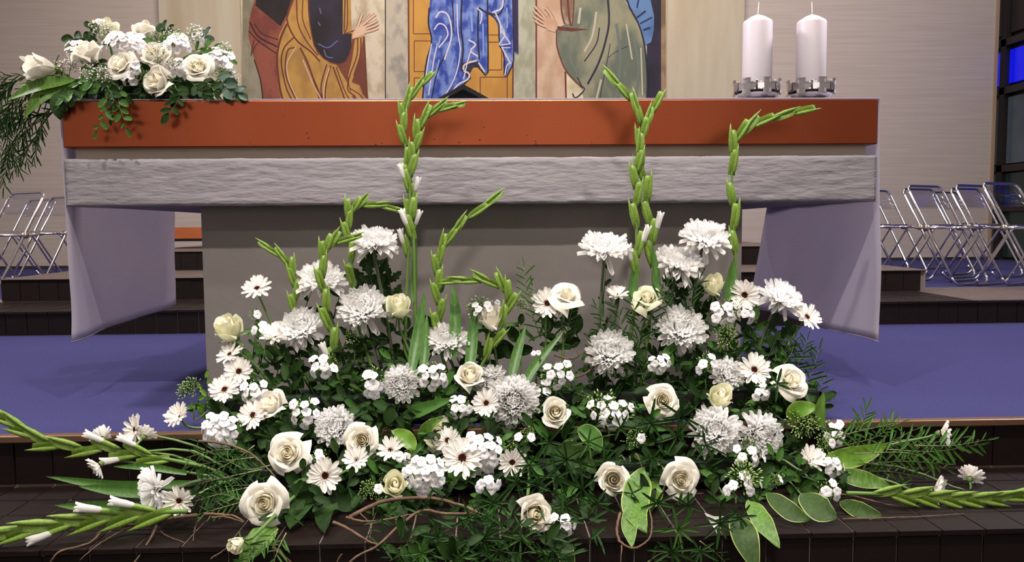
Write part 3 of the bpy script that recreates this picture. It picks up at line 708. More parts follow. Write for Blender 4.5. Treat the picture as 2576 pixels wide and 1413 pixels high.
def by_flower(x, y, what, most=14):
    """label a filler shoot by the flower it stands beside in the photograph"""
    c = sorted(ANCH, key=lambda a: (a[0]-x)**2+(a[1]-y)**2)
    for ax, ay, lab in c[:most]:
        dx, dy = x-ax, y-ay
        rel = ('right of' if dx > 0 else 'left of') if abs(dx) > abs(dy) else ('below' if dy > 0 else 'above')
        wd = lab.split(',')[0].split()[:16-len(what.split())-len(rel.split())-1]
        while wd[-1] in ('the','a','of','and','with','in','on','at','beside','behind','under','above','over','right','left','its','to','by','from','between','near','for','big','tall','low','upper'): wd.pop()
        l = what+' '+rel+' the '+' '.join(wd)
        if l not in USED: USED.add(l); return l
    return what+' among the flowers'
def mum(x, y, wpx, fx, fz, label, var=0, Y=None, n_out=46, back=0, base=None, flat=1.0):
    ANCH.append((x, y, label))
    Y = ypx(y) if Y is None else Y
    p = W(x, y, Y); s = wpx/SP(Y)/2*1.0; d = facing(fx, fz, back)
    p = p - d*s*0.25
    r, lp, st = head_root('chrysanthemum', p, d, label, 'chrysanthemum', GM, 0.0042, 'darkstem', base)
    A = aim(lp, d, R.uniform(0,6), s)
    ob('inner_petals', MUMC[var%3], r, A@Matrix.Diagonal((1.12,1.12,flat,1)))['kind'] = 'stuff'
    for i in range(n_out):
        k = i % 2; az = i*2*PI/n_out*1.0+R.uniform(-0.12,0.12)
        el = math.radians((2 if k else 18)+R.uniform(-16,8)); L = (1.0 if k else 0.93)*R.uniform(0.86,1.06)
        if R.random() < 0.10: el -= math.radians(38)
        dd = Vector((math.cos(az)*math.cos(el), math.sin(az)*math.cos(el), math.sin(el)))
        nn = Vector((-math.cos(az)*math.sin(el), -math.sin(az)*math.sin(el), math.cos(el)))
        ob('petal', MUMP[R.randrange(3)], r, A @ frame((0,0,0.02), dd, nn, L*R.uniform(0.9,1.15), L, L))
    ob('calyx', calx, r, A)
    return r
# --- gerbera
GP = [me_strap('petal', 'gerb', 0.235, 0.35, b, 5, 2, 0.66, 0.42, 0.45, 0.0, 0.03) for b in (0.05, 0.12, -0.04)]
def gring():
    rr = random.Random(4); mb = MB()
    for i in range(56):
        az = i*2.39996; el = math.radians(40+rr.uniform(-14,22)); L = rr.uniform(0.15,0.22)
        vs, fs = strap(0.22, 0.3, 0.2, 2, 2, 0.6, 0.5, 0.4); d = Vector((math.cos(az)*math.cos(el), math.sin(az)*math.cos(el), math.sin(el)))
        mb.add(vs, fs, frame((math.cos(az)*0.15,math.sin(az)*0.15,0.03), d, (0,0,1), L, L, L))
    return mb.me('inner_florets', 'gerbring')
GRING = gring()
GDISC = MB().lathe([(0.20,0.02),(0.20,0.09),(0.165,0.13),(0.11,0.125),(0.05,0.10),(0,0.095)], 16).me('disc', 'disc')
GCAL = MB().lathe([(0.05,-0.30),(0.13,-0.22),(0.20,-0.10),(0.22,0.0),(0.1,0.03)], 12).me('calyx', 'stem')
def gerbera(x, y, wpx, fx, fz, label, n=25, Y=None, back=0, lift=8, base=None, cat='gerbera', grp=GG):
    ANCH.append((x, y, label))
    Y = ypx(y)-0.01 if Y is None else Y
    p = W(x, y, Y); s = wpx/SP(Y)/2; d = facing(fx, fz, back)
    r, lp, st = head_root('gerbera', p, d, label, cat, grp, 0.0030, 'stem', base)
    A = aim(lp, d, R.uniform(0,6), s)
    for i in range(n):
        k = i % 2; az = i*2*PI/n+R.uniform(-0.07,0.07); el = math.radians(lift+(6 if k else 0)+R.uniform(-7,7)); L = (1.0 if k == 0 else 0.92)*R.uniform(0.92,1.03)
        dd = Vector((math.cos(az)*math.cos(el), math.sin(az)*math.cos(el), math.sin(el)))
        ob('petal', GP[R.randrange(3)], r, A @ frame((0,0,0.01*k), dd, (0,0,1), L*R.uniform(0.95,1.15), L, L))
    ob('inner_florets', GRING, r, A); ob('disc', GDISC, r, A); ob('calyx', GCAL, r, A)
    return r
# --- rose
def rose_petal(r0, h, half, flare, contr, z0=0.0, rows=6, cols=6, ruff=0.0, seed=0, lean=0.0):
    rr = random.Random(seed); ph = rr.uniform(0,6)
    def f(u, v):
        wv = math.sin(PI*(0.16+0.60*v))**0.6 if v < 0.97 else 0.86
        th = u*half*wv
        rad = r0*(0.35+0.65*math.sin(PI/2*min(1,v*1.7))) * (1-contr*max(0,v-0.4)**1.4) + flare*max(0,v-0.35)**1.6*1.9
        rad *= 1+lean*u
        z = z0+h*v*(1-(0.20+0.12*flare)*abs(u)**3*max(0,v-0.3)*3.0) - flare*max(0,v-0.70)**2*5.0
        rad += ruff*math.sin(u*5+ph)*v*v
        return Vector((rad*math.cos(th), rad*math.sin(th), z))
    return petal_grid(rows, cols, f)
def rose_set(style):
    """heart mesh and outer petals, overall radius about 1"""
    P = {'open': dict(n=12, r0=0.34, r1=0.56, fl=0.62, h=0.92, k=10, hr=0.36), 'half': dict(n=10, r0=0.36, r1=0.56, fl=0.42, h=1.15, k=8, hr=0.36),
         'bud': dict(n=7, r0=0.40, r1=0.56, fl=0.22, h=1.40, k=6, hr=0.36), 'blown': dict(n=9, r0=0.30, r1=0.50, fl=0.85, h=0.95, k=7, hr=0.26)}[style]
    mb = MB()
    for i in range(P['k']):
        t = i/(P['k']-1); r0 = 0.045+P['hr']*t
        vs, fs = rose_petal(r0, P['h']*(0.90+0.06*math.sin(i*1.3)+0.03*t), 2.3-0.9*t, 0.03*t, 0.55-0.35*t, 0, 6, 9, 0.004, i, 0.10)
        mb.add(vs, fs, Matrix.Rotation(i*2.2, 4, 'Z'))
    heart = mb.me('inner_petals', 'rose_in')
    outs = []
    for i in range(P['n']):
        t = i/(P['n']-1)
        vs, fs = rose_petal(P['r0']+(P['r1']-P['r0'])*t, P['h']*(1.0-0.20*t), 1.30-0.25*t, P['fl']*(0.10+0.90*t), 0.12, 0, 8, 8, 0.018+0.022*t, i+20, 0.05)
        outs.append((vs, fs, i*2.39996+0.7))
    return heart, {m: [(mesh('petal', v, f, m), az) for v, f, az in outs] for m in ('rose_out','rose_grn')}
ROSE = {k: rose_set(k) for k in ('open','half','bud','blown')}
def calyxmesh():
    mb = MB().lathe([(0.05,-0.16),(0.15,-0.10),(0.20,0.0),(0.16,0.08)], 10)
    for i in range(5):
        vs, fs = strap(0.3, 0.3, -0.35, 4, 2, 0.3, 0.8, 0.05); a = i*2*PI/5; mb.add(vs, fs, frame((math.cos(a)*0.12,math.sin(a)*0.12,0), (math.cos(a),math.sin(a),0.15), (0,0,1), 0.6,0.6,0.6))
    return mb.me('calyx', 'stem')
RCAL = calyxmesh()
def rose(x, y, wpx, fx, fz, style, label, green=0, Y=None, back=0, base=None, spin=None, grp=GR):
    ANCH.append((x, y, label))
    Y = ypx(y)-0.015 if Y is None else Y
    p = W(x, y, Y); s = wpx/SP(Y)/2*{'open':1.05,'half':1.2,'bud':1.42,'blown':1.0}[style]; d = facing(fx, fz, back)
    p = p - d*s*0.55
    r, lp, st = head_root('rose', p, d, label, 'rose', grp, 0.0038, 'stem', base)
    A = aim(lp, d, R.uniform(0,6) if spin is None else spin, s)
    heart, outs = ROSE[style]
    ob('inner_petals', heart, r, A)
    for k, (me_, az) in enumerate(outs['rose_grn' if green else 'rose_out']):
        sc = R.uniform(0.93,1.06)
        ob('petal', me_, r, A @ Matrix.Rotation(az+R.uniform(-0.15,0.15), 4, 'Z') @ Matrix.Diagonal((sc,1,sc*R.uniform(0.94,1.04),1)))
    ob('calyx', RCAL, r, A)
    return r
# --- phlox
def floret_mesh(seed):
    rr = random.Random(seed); mb = MB()
    for i in range(5):
        a = i*2*PI/5
        def f(u, v):
            wv = (0.22, 0.60, 0.98, 0.96, 0.42)[int(round(v*4))]
            rad = 0.10+0.90*v; return Vector((rad*math.cos(0)-abs(u)*0.05*v, u*wv*0.50, 0.10*math.sin(v*3)+0.05*u-0.05*v*abs(u)))
        vs, fs = petal_grid(4, 2, f); mb.add(vs, fs, Matrix.Rotation(a, 4, 'Z'))
    mb.lathe([(0.12,0.02),(0.06,0.035),(0,0.02)], 6, mi=1); mb.tube([(0,0,0.02),(0,0,-1.0)], 0.06, 5, mi=2)
    return mb.me('floret', ['phlox','phloxeye','budgreen'])
FLO = [floret_mesh(s) for s in (1,2)]
def buds_mesh(n, seed):
    rr = random.Random(seed); mb = MB()
    for i in range(n):
        az = i*2.39996; el = math.radians(rr.uniform(5,85)); d = Vector((math.cos(az)*math.cos(el), math.sin(az)*math.cos(el), math.sin(el)))
        L = rr.uniform(0.6,1.0); a = d*L; q = Vector((0,0,-0.4))+d*L*0.2
        mb.tube([q, a*0.8, a], 0.014, 4, mi=1, cap=False)
        mb.tube([a, a+d*0.07, a+d*0.15, a+d*0.22], [0.022,0.05,0.045,0.008], 6, mi=0)
        vs, fs = strap(0.3,0.3,0.1,2,2); mb.add(vs, fs, frame(a*0.8, (d+Vector((rr.uniform(-.4,.4),rr.uniform(-.4,.4),0.2))), (0,0,1), 0.22,0.22,0.22), 1)
    return mb.me('buds', ['budgreen','leafmd'])
BUDS = [buds_mesh(46, 1), buds_mesh(26, 2)]
LEAF = {}
def leafmesh(key, m, w, *a, **k):
    vs, fs = strap(w, *a, **k)
    LEAF[key] = mesh('leaf', [Vector((v.x/w, v.y, v.z)) for v in vs], fs, m)
leafmesh('rose', 'leafdk', 0.62, 0.18, -0.12, 6, 4, 0.45, 0.15, 0.05, 0.02)
leafmesh('roseg', 'leafgrey', 0.62, 0.18, -0.12, 6, 4, 0.45, 0.15, 0.05, 0.02)
leafmesh('mid', 'leafmd', 0.45, 0.25, -0.15, 6, 2, 0.42, 0.15, 0.05, 0.02)
leafmesh('dk', 'leafdk', 0.45, 0.25, -0.20, 6, 2, 0.42, 0.15, 0.05, 0.03)
leafmesh('narrow', 'leaffine', 0.13, 0.5, -0.16, 5, 2, 0.45, 0.25, 0.03)
leafmesh('narrowm', 'leafmd', 0.13, 0.5, -0.10, 5, 2, 0.45, 0.25, 0.03)
leafmesh('bright', 'leafbr', 0.4, 0.25, -0.15, 6, 2, 0.42, 0.15, 0.05, 0.02)
# lobed chrysanthemum leaf
def lobed():
    out = []; n = 14
    for i in range(n+1):
        v = i/n; wv = 0.5*math.sin(PI*min(1,v*0.92+0.06))**0.8*(1+0.30*math.sin(v*24)); out.append((wv, v))
    vs = [Vector((-wv, v, 0.10*wv-0.15*v*v)) for wv, v in out]+[Vector((0,v,-0.15*v*v)) for wv, v in out]+[Vector((wv, v, 0.10*wv-0.15*v*v)) for wv, v in out]
    k = n+1; fs = [(i,k+i,k+i+1,i+1) for i in range(n)]+[(k+i,2*k+i,2*k+i+1,k+i+1) for i in range(n)]
    return mesh('leaf', vs, fs, 'leafdk')
LEAF['lobed'] = lobed()
def leaf(parent, key, p, d, L, w, nrm=(0,-0.5,0.6)):
    return ob('leaf', LEAF[key], parent, frame(p, d, nrm, w*L if w < 1 else w, L, L))
GPX = 'white phlox clusters in the floor arrangement'
def phlox(x, y, rx, ry, nf, nb, label, Y=None, grp=GPX, face=(0,0.45), fl=27, nleaf=3, base=None):
    """cluster nf florets over a dome rx by ry pixels, nb = bud mesh size (0 none)"""
    Y = ypx(y)-0.005 if Y is None else Y
    c = W(x, y, Y); s = SP(Y); d = facing(*face); rp = max(rx, ry)
    p0 = c-Vector((0,-0.03,0.045))
    r, lp, st = head_root('phlox', p0, Vector((0,0,1)), label, 'phlox', grp, 0.0024, 'stem', base)
    cc = c-Vector(r.location)
    if nb:
        for k in range(nb):
            ob('buds', BUDS[k%2], r, aim(cc+Vector((R.uniform(-.4,.4)*rx/s, 0.012, R.uniform(-.4,.4)*ry/s)), d, R.uniform(0,6), 0.75*rp/s))['kind'] = 'stuff'
    for i in range(nf):
        t = math.sqrt((i+0.5)/nf); a = i*2.39996+0.5
        off = Vector((math.cos(a)*t*rx/s, 0, math.sin(a)*t*ry/s)); off.y = -0.6*math.sqrt(max(0,1-t*t))*rp/s + R.uniform(-0.004,0.004)
        nrm = (Vector((off.x*0.8, -0.6*rp/s, off.z*0.8+0.25*rp/s))).normalized()+Vector((R.uniform(-.3,.3),R.uniform(-.3,.3),R.uniform(-.3,.3)))
        ob('floret', FLO[i%2], r, aim(cc+off, nrm, R.uniform(0,6), fl/s/2*R.uniform(0.85,1.1)))
    for k in range(nleaf):
        a = R.uniform(0,6.28); dd = Vector((math.cos(a), R.uniform(0.1,.8), R.uniform(-.6,.2)))
        leaf(r, 'mid', lp+Vector((0,0,-0.004-0.010*k)), dd, R.uniform(0.045,0.07), 0.36)
    return r
# --- gladiolus
def bud_mesh(name, white):
    mb = MB()
    mb.tube([(0,0,0),(0,0.2,0.01),(0,0.45,0.015),(0,0.75,0.008),(0,1.0,0)], [0.035,0.066,0.076,0.048,0.004], 8)
    vs, fs = strap(0.25, -0.9, -0.02, 6, 2, 0.40, 0.12, 0.03); mb.add([Vector((v.x,v.y*0.80,v.z+0.06)) for v in vs], fs)
    if white:
        mb.tube([(0,0.45,0.02),(0,0.56,0.028),(0.004,0.68,0.034),(0,0.80,0.038),(-0.004,0.90,0.038),(0,0.98,0.034),(0.006,1.04,0.03)], [0.05,0.078,0.092,0.096,0.084,0.055,0.012], 9, mi=1)
        for k in range(3):
            vs, fs = strap(0.17, -0.7, 0.10, 6, 2, 0.6, 0.3, 0.25)
            mb.add(vs, fs, Matrix.Translation((0,0.52,0.034)) @ Matrix.Rotation(k*2.1+0.4, 4, 'Y') @ Matrix.Translation((0,0,0.082)) @ Matrix.Rotation(0.03, 4, 'X') @ Matrix.Scale(0.50, 4), 1)
    return mb.me(name, ['glad','petal'])
BUDG, BUDW = bud_mesh('bud', False), bud_mesh('white_tipped_bud', True)
def rest(px, py, Y, clear=0.005):
    """as W(), but never inside the steps: a point that would sink is laid on the tread"""
    p = W(px, py, Y)
    if p.z < ZT+clear and p.y > YT-0.02:
        q = WZ(px, py, ZT+clear)
        p = q if q.y > YT-0.004 else W(px, py, YT-0.02)
    return p
def glad(pix, Y, label, nb=10, blen=72, whites=(), start=0.25, tipscale=0.75, base=None, spread=0.24, side=None, grp='gladiolus stems in the floor arrangement'):
    """pix: stem path in pixels from bottom to tip"""
    P = [rest(q[0], q[1], q[2] if len(q) > 2 else Y, 0.02) for q in pix]; c = curve(P, 40); s = SP(Y)
    b = base or root_point(P[0]); r = empty('gladiolus', b, label, 'gladiolus', grp)
    pre = [b, b.lerp(P[0],0.6)] if base is None else []
    full = [p-b for p in (([b, b.lerp(P[0],0.5)]) if base is None else [])+c[:-1]]
    n = len(full); ob('stem', MB().tube(full, [0.0055-0.0042*i/(n-1) for i in range(n)], 7).me('stem','gladstem'), r)
    tot = 39
    for i in range(nb):
        t = start+(1-start)*(i/(nb-0.6)); k = min(38, int(t*tot)); p = c[k]; tg = (c[min(39,k+2)]-c[max(0,k-2)]).normalized()
        vdir = Vector((0,-1,0)); sd = tg.cross(vdir).normalized()*(1 if i%2 else -1)
        if side: sd = Vector(side)*(1 if i%2 else 0.4)
        last = i == nb-1
        spr = spread*(1.1-0.8*i/nb); d = (tg + sd*spr + Vector((0,-0.10,0))).normalized() if not last else tg
        L = 1.08*blen/s*(1-(1-tipscale)*i/nb)*R.uniform(0.94,1.06)
        nm = Vector((0,-1,0))*0.5+sd
        wh = i in whites
        ob('white_tipped_bud' if wh else 'bud', BUDW if wh else BUDG, r, frame(p-b+sd*0.003, d, nm, L*0.82 if wh else L*0.95, L, L*0.95))
    return r
# --- ribbon leaves along a pixel path
def ribbon(name, pix, wpx, m, label, cat='leaf', group=None, margin=False, profile='leaf', face=(0,-1,0.35), wave=0.0, fold=0.25, Y=None, n=16):
    P = [rest(q[0], q[1], q[2] if len(q) > 2 else (Y if Y is not None else ypx(q[1])), 0.012) for q in pix]
    c = curve(P, n); s = SP(P[0].y); b = P[0].copy(); wd = wpx/s/2; vs, fs, mi = [], [], []
    cols = [-1,-0.91,-0.4,0,0.4,0.91,1] if margin else [-1,-0.5,0,0.5,1]
    for i, p in enumerate(c):
        v = i/(n-1); t = (c[min(n-1,i+1)]-c[max(0,i-1)]).normalized(); nf = Vector(face); x = t.cross(nf).normalized(); z = x.cross(t)
        if profile == 'leaf': pr = (math.sin(PI*min(1,v**0.8))**0.75 if v < 0.97 else 0.05) if 0 < v < 1 else (0.10 if v == 0 else 0.0)
        else: pr = 0.55+0.45*math.sin(min(1,v*2.2)*PI/2) if v < 0.45 else math.cos((v-0.45)/0.55*PI/2)**0.8
        for u in cols: vs.append(p-b+x*u*wd*max(pr,0.015)+z*(abs(u)*fold*wd*pr + wave*wd*math.sin(v*16+u*1.5)*abs(u)**2))
    k = len(cols)
    for i in range(n-1):
        for j in range(k-1): fs.append((i*k+j,i*k+j+1,(i+1)*k+j+1,(i+1)*k+j)); mi.append(1 if margin and j in (0,k-2) else 0)
    o = ob(name, mesh(name, vs, fs, [m,'margin'] if margin else [m], mi)); o.location = b
    return tag(o, label, cat, group)
# --- sprigs
def sprig(name, pts, key, n, L, wr, label, cat='foliage', group=None, stem_r=0.0014, sm='gypstem', start=0.15, ang=0.9, stuff=False, end=True, jit=0.42, face=None):
    """stem along 3-D points with leaves left and right"""
    c = curve(pts, 14); b = c[0].copy(); r = empty(name, b, label, cat, group)
    ob('stem', MB().tube([p-b for p in c], [stem_r*(1.2-0.9*i/13) for i in range(14)], 5).me('stem', sm), r)
    mb = MB() if stuff else None
    for i in range(n):
        t = start+(1-start)*i/max(1,n-1); u = t*13; k = min(12,int(u)); p = c[k].lerp(c[k+1], u-k); tg = (c[k+1]-c[k]).normalized()
        f = Vector(face or (0,-1,0.3)); sd = tg.cross(f).normalized()*(1 if i%2 else -1); rv = Vector((R.uniform(-1,1),R.uniform(-1,1),R.uniform(-1,1)))*jit
        d = (tg+sd*math.tan(ang)*0.8+rv).normalized() if i < n-1 or not end else tg
        l = L*R.uniform(0.6,1.15)*(1-0.3*t); m = frame(p-b, d, f+rv, wr*l, l, l)
        if stuff:
            me_ = LEAF[key]; mb.add([v.co for v in me_.vertices], [tuple(q.vertices) for q in me_.polygons], m)
        else: ob('leaf', LEAF[key], r, m)
    if stuff:
        o = ob('leaves', mb.me('leaves', LEAF[key].materials[0]), r); o['kind'] = 'stuff'
    return r
def star(x, y, rpx, n, label, Y=None, key='narrow', group=None, a0=None, wpx=9, tilt=0.35, base=None):
    """whorl of narrow leaves facing the viewer on a thin stem"""
    Y = (ypx(y)-0.03) if Y is None else Y
    p = W(x, y, Y); s = SP(Y); b = base or (p+Vector((R.uniform(-.04,.04), 0.10, -0.05)))
    r = empty('narrow_leaf_sprig', b, label, 'foliage', group); lp = p-b
    ob('stem', MB().tube(curve([Vector((0,0,0)), lp*0.5+Vector((0,0.01,0.01)), lp], 6), 0.0014, 5).me('stem','leaffine'), r)
    a0 = R.uniform(0,6) if a0 is None else a0
    for i in range(n):
        a = a0+i*2*PI/n+R.uniform(-0.35,0.35); L = rpx/s*R.uniform(0.65,1.35)
        d = Vector((math.cos(a), -tilt*R.uniform(0.2,1.4), math.sin(a)-0.08))
        ob('leaf', LEAF[key], r, frame(lp, d, (R.uniform(-.3,.3),-1,0.3), wpx/s, L, L))
    return r
def twig(pix, rpx, label, Y=None, group='bare curly willow twigs', name='willow_twig'):
    P = [rest(q[0], q[1], q[2] if len(q) > 2 else (Y if Y is not None else ypx(q[1])-0.03)) for q in pix]
    c = curve(P, max(10, 5*len(P))); b = c[0].copy(); n = len(c); s = SP(P[0].y)
    o = ob(name, MB().tube([p-b+Vector((R.uniform(-1,1),0,R.uniform(-1,1)))*0.0008 for p in c], [rpx/2/s*(1-0.55*i/(n-1)) for i in range(n)], 6).me(name, 'twig')); o.location = b
    return tag(o, label, 'twig', group)
# ------------------------------------------------------------------ floor arrangement: troughs
MT['trough'] = mat('black_trough', (18,18,18), 0.5)
MT['foam'] = mat('wet_foam', (28,46,28), 0.95)
def trough(x0, x1, y0, y1, z0, h, label):
    t = empty('flower_trough', ((x0+x1)/2,(y0+y1)/2,z0), label, 'planter')
    hx, hy = (x1-x0)/2, (y1-y0)/2
    m = MB().box((-hx,-hy,0),(hx,hy,0.008)); m.box((-hx,-hy,0),(hx,-hy+0.006,h)); m.box((-hx,hy-0.006,0),(hx,hy,h)); m.box((-hx,-hy,0),(-hx+0.006,hy,h)); m.box((hx-0.006,-hy,0),(hx,hy,h))
    m.build('tray', 'trough', t, False)
    MB().box((-hx+0.01,-hy+0.01,0.008),(hx-0.01,hy-0.01,h+0.005)).build('floral_foam', 'foam', t, False)
trough(-0.72, 0.96, -0.30, -0.17, 0.0035, 0.07, 'long black trough of wet foam under the flowers on the carpet edge')
trough(-0.64, 0.89, -0.475, -0.385, ZT+0.006, 0.055, 'long black trough of wet foam under the flowers on the black step')

# ------------------------------------------------------------------ chrysanthemums
mum(942,602,132,0.05,0.93,'white chrysanthemum highest on the left, beside the tall gladioli',0,flat=0.75)
mum(808,697,130,0.05,0.86,'white chrysanthemum behind the gladiolus stem, above the left middle',1,flat=0.8)
mum(757,822,122,-0.05,0.72,'white chrysanthemum left of centre, over the green gladiolus base',0)
mum(912,775,136,-0.10,0.66,'white chrysanthemum beside the pale rose bud, left of the tall gladioli',1)
mum(1124,853,116,0.0,0.80,'white chrysanthemum alone between the sword leaves at the middle',0,flat=0.85)
mum(1010,965,108,0.0,0.30,'white ball-shaped chrysanthemum facing front between phlox clusters, left middle',0)
mum(845,1072,118,-0.15,0.42,'dimmer white chrysanthemum above the pair of big roses, lower left',1)
mum(1292,1008,150,0.08,0.22,'large white chrysanthemum facing front at the centre of the arrangement',2)
mum(1236,962,100,-0.1,0.35,'white chrysanthemum tucked behind the large central one',0,Y=-0.30)
mum(1522,617,136,0.02,0.92,'white chrysanthemum on a bare stem left of the tall right gladioli',0,flat=0.75)
mum(1775,592,134,0.10,0.82,'topmost white chrysanthemum on the right, touching the right gladiolus',1,flat=0.8)
mum(1711,655,142,0.20,0.88,'white chrysanthemum below the topmost one on the right, tilted right',0,flat=0.75)
mum(1714,825,138,0.0,0.60,'white chrysanthemum with drooping petals, middle of the right half',1)
mum(1533,885,136,0.0,0.58,'white chrysanthemum right of the curly twig',0)
mum(1967,743,124,0.28,0.78,'white chrysanthemum at the right shoulder, in front of the right cloth',0,flat=0.8)
mum(1832,940,96,0.1,0.40,'shaded white chrysanthemum left of the gerbera, upper right',1,n_out=36)
mum(1800,1082,148,-0.25,0.55,'large white chrysanthemum with hanging petals showing its eye, right',2)
mum(1914,1094,130,0.15,0.25,'round white chrysanthemum facing front, right of the one showing its eye',0)
mum(382,1232,128,-0.93,-0.12,'white chrysanthemum turned to the left, at the far left over the step',1,Y=-0.66,base=Vector((-0.62,-0.56,-0.06)))
# ------------------------------------------------------------------ gerberas
gerbera(648,727,80,-0.05,0.72,'white gerbera on a long bare stem, top left')
gerbera(579,893,74,-0.30,0.75,'white gerbera under the leftmost rose bud')
gerbera(602,935,82,-0.05,0.42,'white gerbera, uppermost with a visible centre in the left trio')
gerbera(566,981,86,0.0,0.70,'white gerbera, lowest and leftmost of the left trio')
gerbera(638,1045,86,-0.25,0.55,'white gerbera below the cream rose on the left')
gerbera(693,850,92,0.08,0.86,'creamy white gerbera seen from the side under the left chrysanthemum',n=26,lift=22)
gerbera(820,1196,100,-0.15,0.28,'large white gerbera with dark centre between the two big left roses')
gerbera(897,1158,82,0.0,0.62,'white gerbera tucked under the round cream rose',n=16,lift=20)
gerbera(983,1133,80,0.05,0.62,'shaded white gerbera right of the round cream rose',n=16,lift=16)
gerbera(1224,1014,80,-0.25,0.40,'white gerbera overlapping the large central chrysanthemum',Y=-0.50)
gerbera(1163,1153,118,0.05,0.50,'large white gerbera with dark centre in front of the greenish rose')
gerbera(1127,1108,78,-0.30,0.55,'white gerbera half hidden behind the large one in front of the greenish rose',Y=-0.44)
gerbera(1288,1162,84,0.10,0.10,'shaded white gerbera right of the dense lower phlox',n=17)
gerbera(1376,764,88,0.02,0.42,'white gerbera facing front at the top, just right of the centre gap')
gerbera(1552,747,72,-0.05,0.88,'small white gerbera seen from the side beside the open pale rose',lift=26)
gerbera(1874,742,88,-0.45,0.12,'white gerbera turned left, above the phlox on the right',n=24)
gerbera(2028,799,86,0.25,0.62,'white gerbera with dark centre, outermost on the upper right')
gerbera(1896,931,94,-0.08,0.52,'white gerbera beside the cream rose on the upper right')
gerbera(2037,1160,92,0.20,0.72,'creamy gerbera seen from the side above the right hosta leaves',lift=30,n=24)
gerbera(2364,1090,84,0.88,0.15,'white gerbera turned right, uppermost of the three lying out on the right',Y=-0.52,lift=25,base=Vector((0.92,-0.55,-0.05)))
gerbera(2348,1232,92,0.72,0.10,'white gerbera turned right, lowest of the three lying out on the right',Y=-0.60,lift=25,base=Vector((0.88,-0.57,-0.07)))
gerbera(2440,1204,78,0.66,0.45,'white gerbera seen from behind, farthest out on the right',Y=-0.50,back=1,lift=25,base=Vector((0.93,-0.53,-0.06)))
gerbera(452,1258,82,0.0,0.12,'white gerbera facing front at the far left, low beside the turned chrysanthemum',Y=-0.68,base=Vector((-0.60,-0.56,-0.06)))
gerbera(343,1080,88,-0.62,0.30,'white gerbera turned left, upper of the far left pair',Y=-0.48,base=Vector((-0.66,-0.45,-0.05)))
gerbera(362,1098,66,0.30,0.55,'white gerbera seen from behind, lower of the far left pair',Y=-0.52,back=1,lift=30,base=Vector((-0.66,-0.50,-0.05)))
gerbera(453,1048,80,-0.30,0.66,'cream gerbera above the carpet edge on the left',lift=24,base=Vector((-0.66,-0.42,-0.02)))
gerbera(258,1103,70,-0.66,0.50,'white gerbera behind the lying gladiolus on the far left',Y=-0.50,back=1,lift=24,base=Vector((-0.66,-0.52,-0.06)))
gerbera(252,1168,72,-0.70,-0.45,'white gerbera hanging down under the lying gladiolus on the far left',Y=-0.56,lift=24,base=Vector((-0.64,-0.56,-0.06)))
# ------------------------------------------------------------------ roses
rose(577,833,78,-0.15,0.80,'bud','greenish white rose bud, leftmost above the gerberas',1)
rose(683,1020,80,-0.45,0.58,'half','cream rose tilted left above the left gerbera')
rose(724,1140,104,-0.12,0.35,'open','big white rose with a spiral heart, upper of the two big left roses')
rose(666,1266,112,-0.12,0.25,'open','biggest white rose, lowest of the two big left roses')
rose(910,1107,90,0.0,0.28,'open','round cream rose with tight rings of petals, left of the middle')
rose(1104,1094,86,0.15,0.42,'open','greenish shaded rose behind the large gerbera',1,Y=-0.40)
rose(995,1222,68,0.05,0.62,'bud','greenish white rose bud low at the middle left',1)
rose(1004,775,66,0.05,0.84,'bud','pale rose bud right of the chrysanthemum, at the foot of the tall gladioli',1)
rose(1182,945,78,0.08,0.70,'half','white rose cup left of the large central chrysanthemum')
rose(1240,808,68,-0.05,0.86,'bud','cream rose bud behind the bent gladiolus at the middle')
rose(1398,1037,76,-0.08,0.45,'half','cream rose right of the large central chrysanthemum')
rose(1427,742,88,0.12,0.80,'blown','open pale rose with spread petals behind the top gerbera')
rose(1628,748,74,-0.15,0.62,'blown','open yellowish rose below the tall right gladioli',1)
rose(1795,723,58,-0.10,0.80,'bud','small green-tinged rose bud near the right gladiolus',1)
rose(1668,1007,88,-0.05,0.30,'open','cream rose crossed by narrow leaves, right half')
rose(1810,1005,72,0.0,0.78,'bud','upright cream rose bud above the chrysanthemum showing its eye',1)
rose(1994,958,92,0.25,0.52,'open','cream rose at the upper right edge against the blue carpet')
rose(1543,1205,84,-0.08,0.30,'half','cream rose with a closed cup, left one of the low right pair')
rose(1713,1206,96,0.0,0.15,'open','cream rose with a coiled heart, right one of the low right pair')
rose(1345,1293,92,0.30,0.28,'half','cream rose lowest at the centre beside a small phlox')
rose(597,1366,46,-0.50,-0.20,'bud','pale rose bud half hidden under a leaf at the bottom left',1,Y=-0.86)
